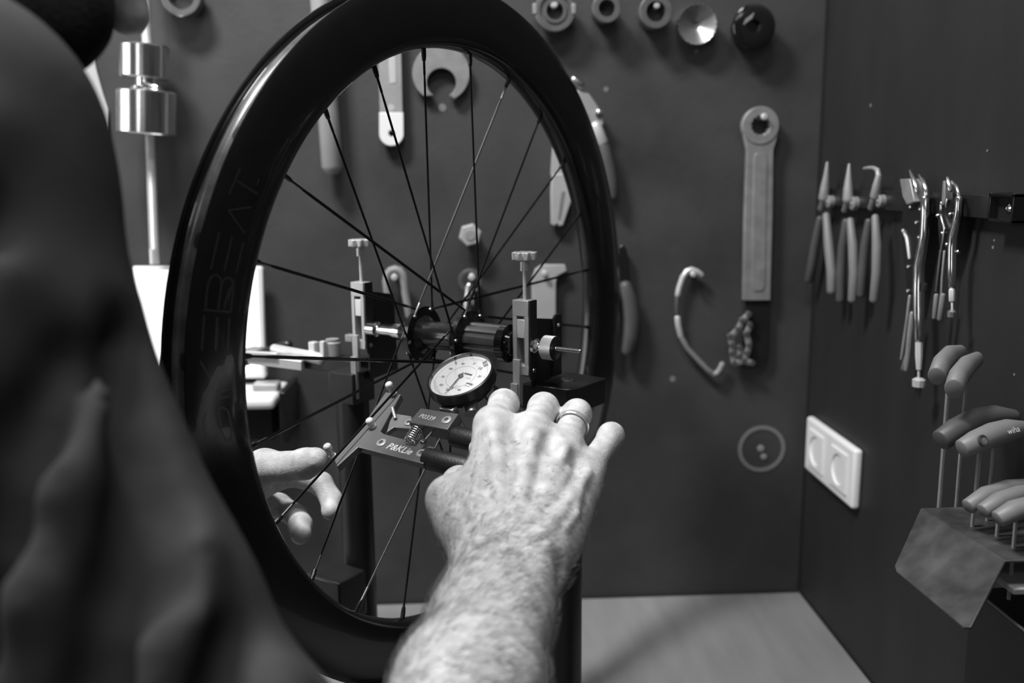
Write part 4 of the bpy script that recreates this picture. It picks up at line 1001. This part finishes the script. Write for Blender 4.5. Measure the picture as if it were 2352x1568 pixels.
groove([(1095, 1255), (1150, 1242), (1200, 1248), (1240, 1240)], .0016, .006, .0006)
groove([(1090, 1275), (1150, 1268), (1210, 1275)], .0014, .006, .0006)
for i, (x0, y0, x1, y1) in enumerate(((1180, 985, 1188, 1012), (1264, 1005, 1262, 1030), (1330, 1050, 1325, 1068))):
    groove([(x0, y0), (x1, y1)], .0030, .008, .0012)
hand_mesh = FH.mesh()

# ---- left hand reaching from behind the wheel
LF = [at(748, 1052, .762), at(560, 1060, .80), at(420, 1180, .78), at(760, 1180, .86), at(690, 1230, .84), at(250, 1350, .66)]
FL = field_for(LF, .045, .0022)
FL.chain([(at(560, 1095, .815), .0195), (at(608, 1072, .797), .0150), (at(662, 1072, .785), .0122), (at(700, 1065, .776), .0124), (at(724, 1056, .769), .0108)], .006)
FL.chain([(at(535, 1120, .840), .019), (at(670, 1088, .862), .0112), (at(738, 1110, .866), .0104), (at(762, 1148, .858), .0098), (at(760, 1172, .848), .0090)], .004)
FL.chain([(at(530, 1150, .845), .018), (at(640, 1160, .890), .0112), (at(682, 1186, .880), .0106), (at(690, 1205, .856), .0108), (at(691, 1226, .842), .0098)], .004)
FL.chain([(at(510, 1180, .838), .017), (at(560, 1205, .870), .0106), (at(596, 1225, .872), .0100), (at(590, 1262, .848), .0090)], .004)
FL.chain([(at(500, 1200, .828), .016), (at(530, 1250, .850), .0092), (at(545, 1290, .842), .0082)], .004)
FL.chain([(at(560, 1110, .825), .022), (at(500, 1140, .815), .026), (at(420, 1190, .78), .027), (at(250, 1330, .66), .036), (at(60, 1500, .58), .042)], .02)
FL.add(at(545, 1100, .82), at(520, 1190, .825), .02, .018, .015)
lhand_mesh = FL.mesh()

# ---- head (bowed, facing right) and neck
HC = at(-78, -403, .50)
fdir = (RGT * .80 - UPV * .52 + FWD * .28).normalized()      # where the face looks
hup = (UPV * .80 + RGT * .56 - FWD * .10); hup = (hup - fdir * hup.dot(fdir)).normalized(); hsd = fdir.cross(hup)
FHd = field_for([HC, at(300, 60, .5), at(-250, 150, .52)], .12, .0035)
FHd.blob(HC, (.098, .077, .098), (fdir, hsd, hup), .02)
FHd.blob(HC + fdir * .028 - hup * .055, (.062, .058, .072), (fdir, hsd, hup), .03)            # jaw
FHd.blob(HC + fdir * .078 - hup * .088, (.022, .024, .020), (fdir, hsd, hup), .02)            # chin
FHd.add(HC + fdir * .090 - hup * .002, HC + fdir * .116 - hup * .036, .008, .0125, .008)      # nose
FHd.blob(HC + fdir * .098 - hup * .038, (.010, .017, .008), (fdir, hsd, hup), .006)
FHd.blob(HC + fdir * .093 - hup * .058, (.009, .022, .0055), (fdir, hsd, hup), .005)          # lips
FHd.blob(HC + fdir * .091 - hup * .068, (.009, .019, .006), (fdir, hsd, hup), .005)
FHd.blob(HC + fdir * .085 + hup * .016, (.012, .045, .009), (fdir, hsd, hup), .012)           # brow
for s_ in (-1, 1):
    FHd.blob(HC - fdir * .004 - hup * .012 + hsd * (.076 * s_), (.016, .007, .028), (fdir, hsd, hup), .004)
    FHd.blob(HC + fdir * .082 + hsd * (.031 * s_), (.010, .011, .010), (fdir, hsd, hup), .004)
FHd.chain([(HC - hup * .05 - fdir * .025, .058), (at(-120, 170, .56), .062)], .03)
head_mesh = FHd.mesh()

# ---- core under the clothes: shoulders, upper arms, trunk
SHR = at(-160, 335, .425); SHL = V((-.47, .74, SHR.z - .02)); CH = V((-.40, .52, 1.30)); HIP = V((-.42, .47, .95))
FT = Field((-.75, .15, .80), (.02, 1.0, 1.60), .009)
FT.chain([(SHR - RGT * .005, .038), (lerp(SHR, ELB, .5) - RGT * .02, .026), (ELB, .030)], .02); FT.chain([(SHL, .05), (V((-.42, .72, 1.25)), .042), (at(60, 1500, .58), .040)], .02)
FT.add(SHR, SHL, .055, .055, .03); FT.chain([(CH + UZ * .08, .11), (CH, .12), (HIP, .115)], .05)
FT.add(at(-120, 170, .56), CH + UZ * .12, .055, .07, .03)
core_mesh = FT.mesh()
np_mesh('body', [hand_mesh, lhand_mesh, head_mesh, core_mesh], 'skin', person, 2)

# ---- shirt
FS = Field((-.80, .08, .86), (.06, 1.04, 1.62), .0052)
def axarm(t): return lerp(SHR, ELB, t) - RGT * (.020 * math.sin(math.pi * min(1, max(0, t)) ** .8))
ARM_T = [0, .15, .3, .45, .6, .8, 1.0, 1.08]; ARM_R = [.0665, .062, .0555, .0500, .0475, .0465, .048, .048]
arm = [(axarm(t), r) for t, r in zip(ARM_T, ARM_R)]
FS.chain(arm, .03)
FS.chain([(SHL, .064), (V((-.42, .72, 1.25)), .056), (at(60, 1500, .58), .048)], .03)
FS.add(SHR, SHL, .068, .066, .04)
FS.chain([(CH + UZ * .08, .135), (CH, .150), (HIP + UZ * .03, .145)], .06)
FS.add(at(-150, 230, .54), CH + UZ * .12, .075, .09, .04)
# folds
rnd = random.Random(3)
su = (ELB - SHR).normalized(); sv = (CAM - lerp(SHR, ELB, .5)); sv = (sv - su * sv.dot(su)).normalized(); sw = su.cross(sv)
def on_arm(t, ang):
    r_ = np.interp(t, ARM_T, ARM_R); a = math.radians(ang)
    return axarm(t) + (sv * math.cos(a) + sw * math.sin(a)) * r_
for (t0, a0_, t1, a1_, r_, dig) in ((.30, 80, .10, -20, .010, 0), (.52, 85, .26, -10, .010, 0), (.70, 80, .40, -30, .010, 0), (.86, 80, .58, -35, .010, 0), (1.0, 75, .74, -40, .011, 0),
                              (.42, 85, .20, -15, .008, 1), (.62, 85, .36, -30, .008, 1), (.80, 85, .52, -35, .008, 1), (.96, 80, .68, -30, .008, 1), (.60, -20, .34, -62, .008, 1)):
    P = [on_arm(lerp(t0, t1, f), lerp(a0_, a1_, f)) for f in (0, .25, .5, .75, 1)]
    for a, b in zip(P, P[1:]):
        if dig: FS.carve(a + sv * .005, b + sv * .005, r_, r_, .016)
        else: FS.add(a + sv * .003, b + sv * .003, r_ * 1.1, r_ * 1.1, .020)
shirt_mesh = FS.mesh()
np_mesh('shirt', [shirt_mesh], 'shirt', person, 4)
# trousers and shoes
FP = Field((-.68, .20, .06), (-.18, .78, 1.04), .012)
FP.chain([(HIP, .135), (HIP - UZ * .10, .140)], .05)
for s_ in (-1, 1):
    FP.chain([(HIP - UZ * .10 + YV * (.08 * s_), .095), (V((HIP.x + .02, HIP.y + .09 * s_, .50)), .068), (V((HIP.x, HIP.y + .10 * s_, .10)), .055)], .04)
np_mesh('trousers', [FP.mesh()], 'trousers', person, 2)
for s_ in (-1, 1):
    FB = Field((-.62, HIP.y + .10 * s_ - .08, -.01), (-.15, HIP.y + .10 * s_ + .08, .16), .009)
    FB.chain([(V((HIP.x - .03, HIP.y + .1 * s_, .045)), .042), (V((HIP.x + .14, HIP.y + .1 * s_, .036)), .034)], .03); FB.add(V((HIP.x, HIP.y + .1 * s_, .05)), V((HIP.x, HIP.y + .1 * s_, .11)), .045, .045, .03)
    np_mesh('shoe', [FB.mesh()], 'trousers', person, 2)
# beard and hair
FBd = field_for([HC - hup * .12 + fdir * .02, HC + fdir * .1 - hup * .14, HC + hup * .1], .10, .004)
for s_ in (-1, 1):
    FBd.blob(HC + fdir * .020 - hup * .062 + hsd * (.040 * s_), (.044, .028, .050), (fdir, hsd, hup), .02)
FBd.blob(HC + fdir * .058 - hup * .098, (.034, .040, .032), (fdir, hsd, hup), .02)
FBd.blob(HC + fdir * .040 - hup * .118, (.030, .034, .026), (fdir, hsd, hup), .02)
for (x, y, d_, r_) in ((20, -20, .48, .024), (70, 30, .475, .024), (120, 75, .476, .019), (150, 60, .482, .019), (165, 20, .485, .020), (130, 110, .478, .011), (-30, -80, .475, .023), (-70, -150, .48, .021), (175, -5, .50, .019), (95, 60, .50, .022)):
    FBd.blob(at(x, y, d_), (r_,) * 3, (XV, YV, UZ), .012)
w0 = FBd.win(np.array([tuple(HC)]), 1.0)
FBd.d[w0] = np.maximum(FBd.d[w0], -FBd.ell(w0, HC + fdir * .118 - hup * .060, (.034, .045, .030), (fdir, hsd, hup)))
np_mesh('beard', [FBd.mesh()], 'beard', person, 1)
FHr = field_for([HC], .14, .005)
FHr.blob(HC - fdir * .010 + hup * .016, (.100, .083, .096), (fdir, hsd, hup), .01)
w0 = FHr.win(np.array([tuple(HC)]), 1.0)
FHr.d[w0] = np.maximum(FHr.d[w0], -FHr.ell(w0, HC + fdir * .10 - hup * .045, (.095, .12, .085), (fdir, hsd, hup)))
np_mesh('hair', [FHr.mesh()], 'beard', person, 1)
# wedding ring on the ring finger
fa = (PIP[2] - MCP[2]).normalized(); rc = lerp(MCP[2], PIP[2], .60) + UPV * .0005
MB().lathe(rc, fa, [(-.0017, .0112), (-.0017, .0122), (-.0009, .0127), (.0009, .0127), (.0017, .0122), (.0017, .0112)], 48, closed=True).obj('finger_ring', 'gold_ring', person)

# fine hair on the forearm and the back of the hand
hv, hf = hand_mesh
fn_ = np.cross(hv[hf[:, 1]] - hv[hf[:, 0]], hv[hf[:, 3]] - hv[hf[:, 0]]); fn_ /= np.linalg.norm(fn_, axis=1)[:, None] + 1e-12
fc = hv[hf].mean(1)
wv = np.array(tuple(lerp(W_ul, W_ra, .5))); dax = np.array(tuple((lerp(W_ul, W_ra, .5) - lerp(F1u, F1r, .5)).normalized()))
tow = np.array(tuple(CAM)) - fc; tow /= np.linalg.norm(tow, axis=1)[:, None]
if (fc * np.cross(hv[hf[:, 1]] - hv[hf[:, 0]], hv[hf[:, 3]] - hv[hf[:, 0]])).sum() < 0: fn_ = -fn_
along = (fc - wv) @ dax
fac_ = (fn_ * tow).sum(1)
prob = np.where(along < -.01, 1.0, np.where(along < .035, .55, .16)) * (fac_ > -.35) * (along < .075)
rg = np.random.default_rng(5); pick = rg.choice(len(fc), size=5200, replace=False, p=prob / prob.sum())
rgt = np.array(tuple(RGT)); HVs = []; HFs = []; nv = 0
for i in pick:
    nrm_ = fn_[i]; d_ = dax * rg.normal(.35, .35) + rgt * rg.normal(.75, .3); d_ -= nrm_ * (d_ @ nrm_); d_ /= np.linalg.norm(d_) + 1e-9
    Lh = rg.uniform(.006, .012) * (1 if along[i] < 0 else .55); rad_ = .00013
    p0 = fc[i] - nrm_ * .0003; p1 = p0 + d_ * Lh * .5 + nrm_ * Lh * .28; p2 = p0 + d_ * Lh + nrm_ * Lh * .30
    sd_ = np.cross(d_, nrm_)
    for p, r_ in ((p0, rad_), (p1, rad_ * .8), (p2, rad_ * .25)):
        for a in (0, 2.094, 4.189): HVs.append(p + (sd_ * math.cos(a) + nrm_ * math.sin(a)) * r_)
    for k in (0, 3):
        for j in range(3): HFs.append((nv + k + j, nv + k + (j + 1) % 3, nv + k + 3 + (j + 1) % 3, nv + k + 3 + j))
    nv += 9
hm = np_mesh('arm_hair', [(np.array(HVs), np.array(HFs))], 'hair_fine', person, 0); hm['kind'] = 'stuff'
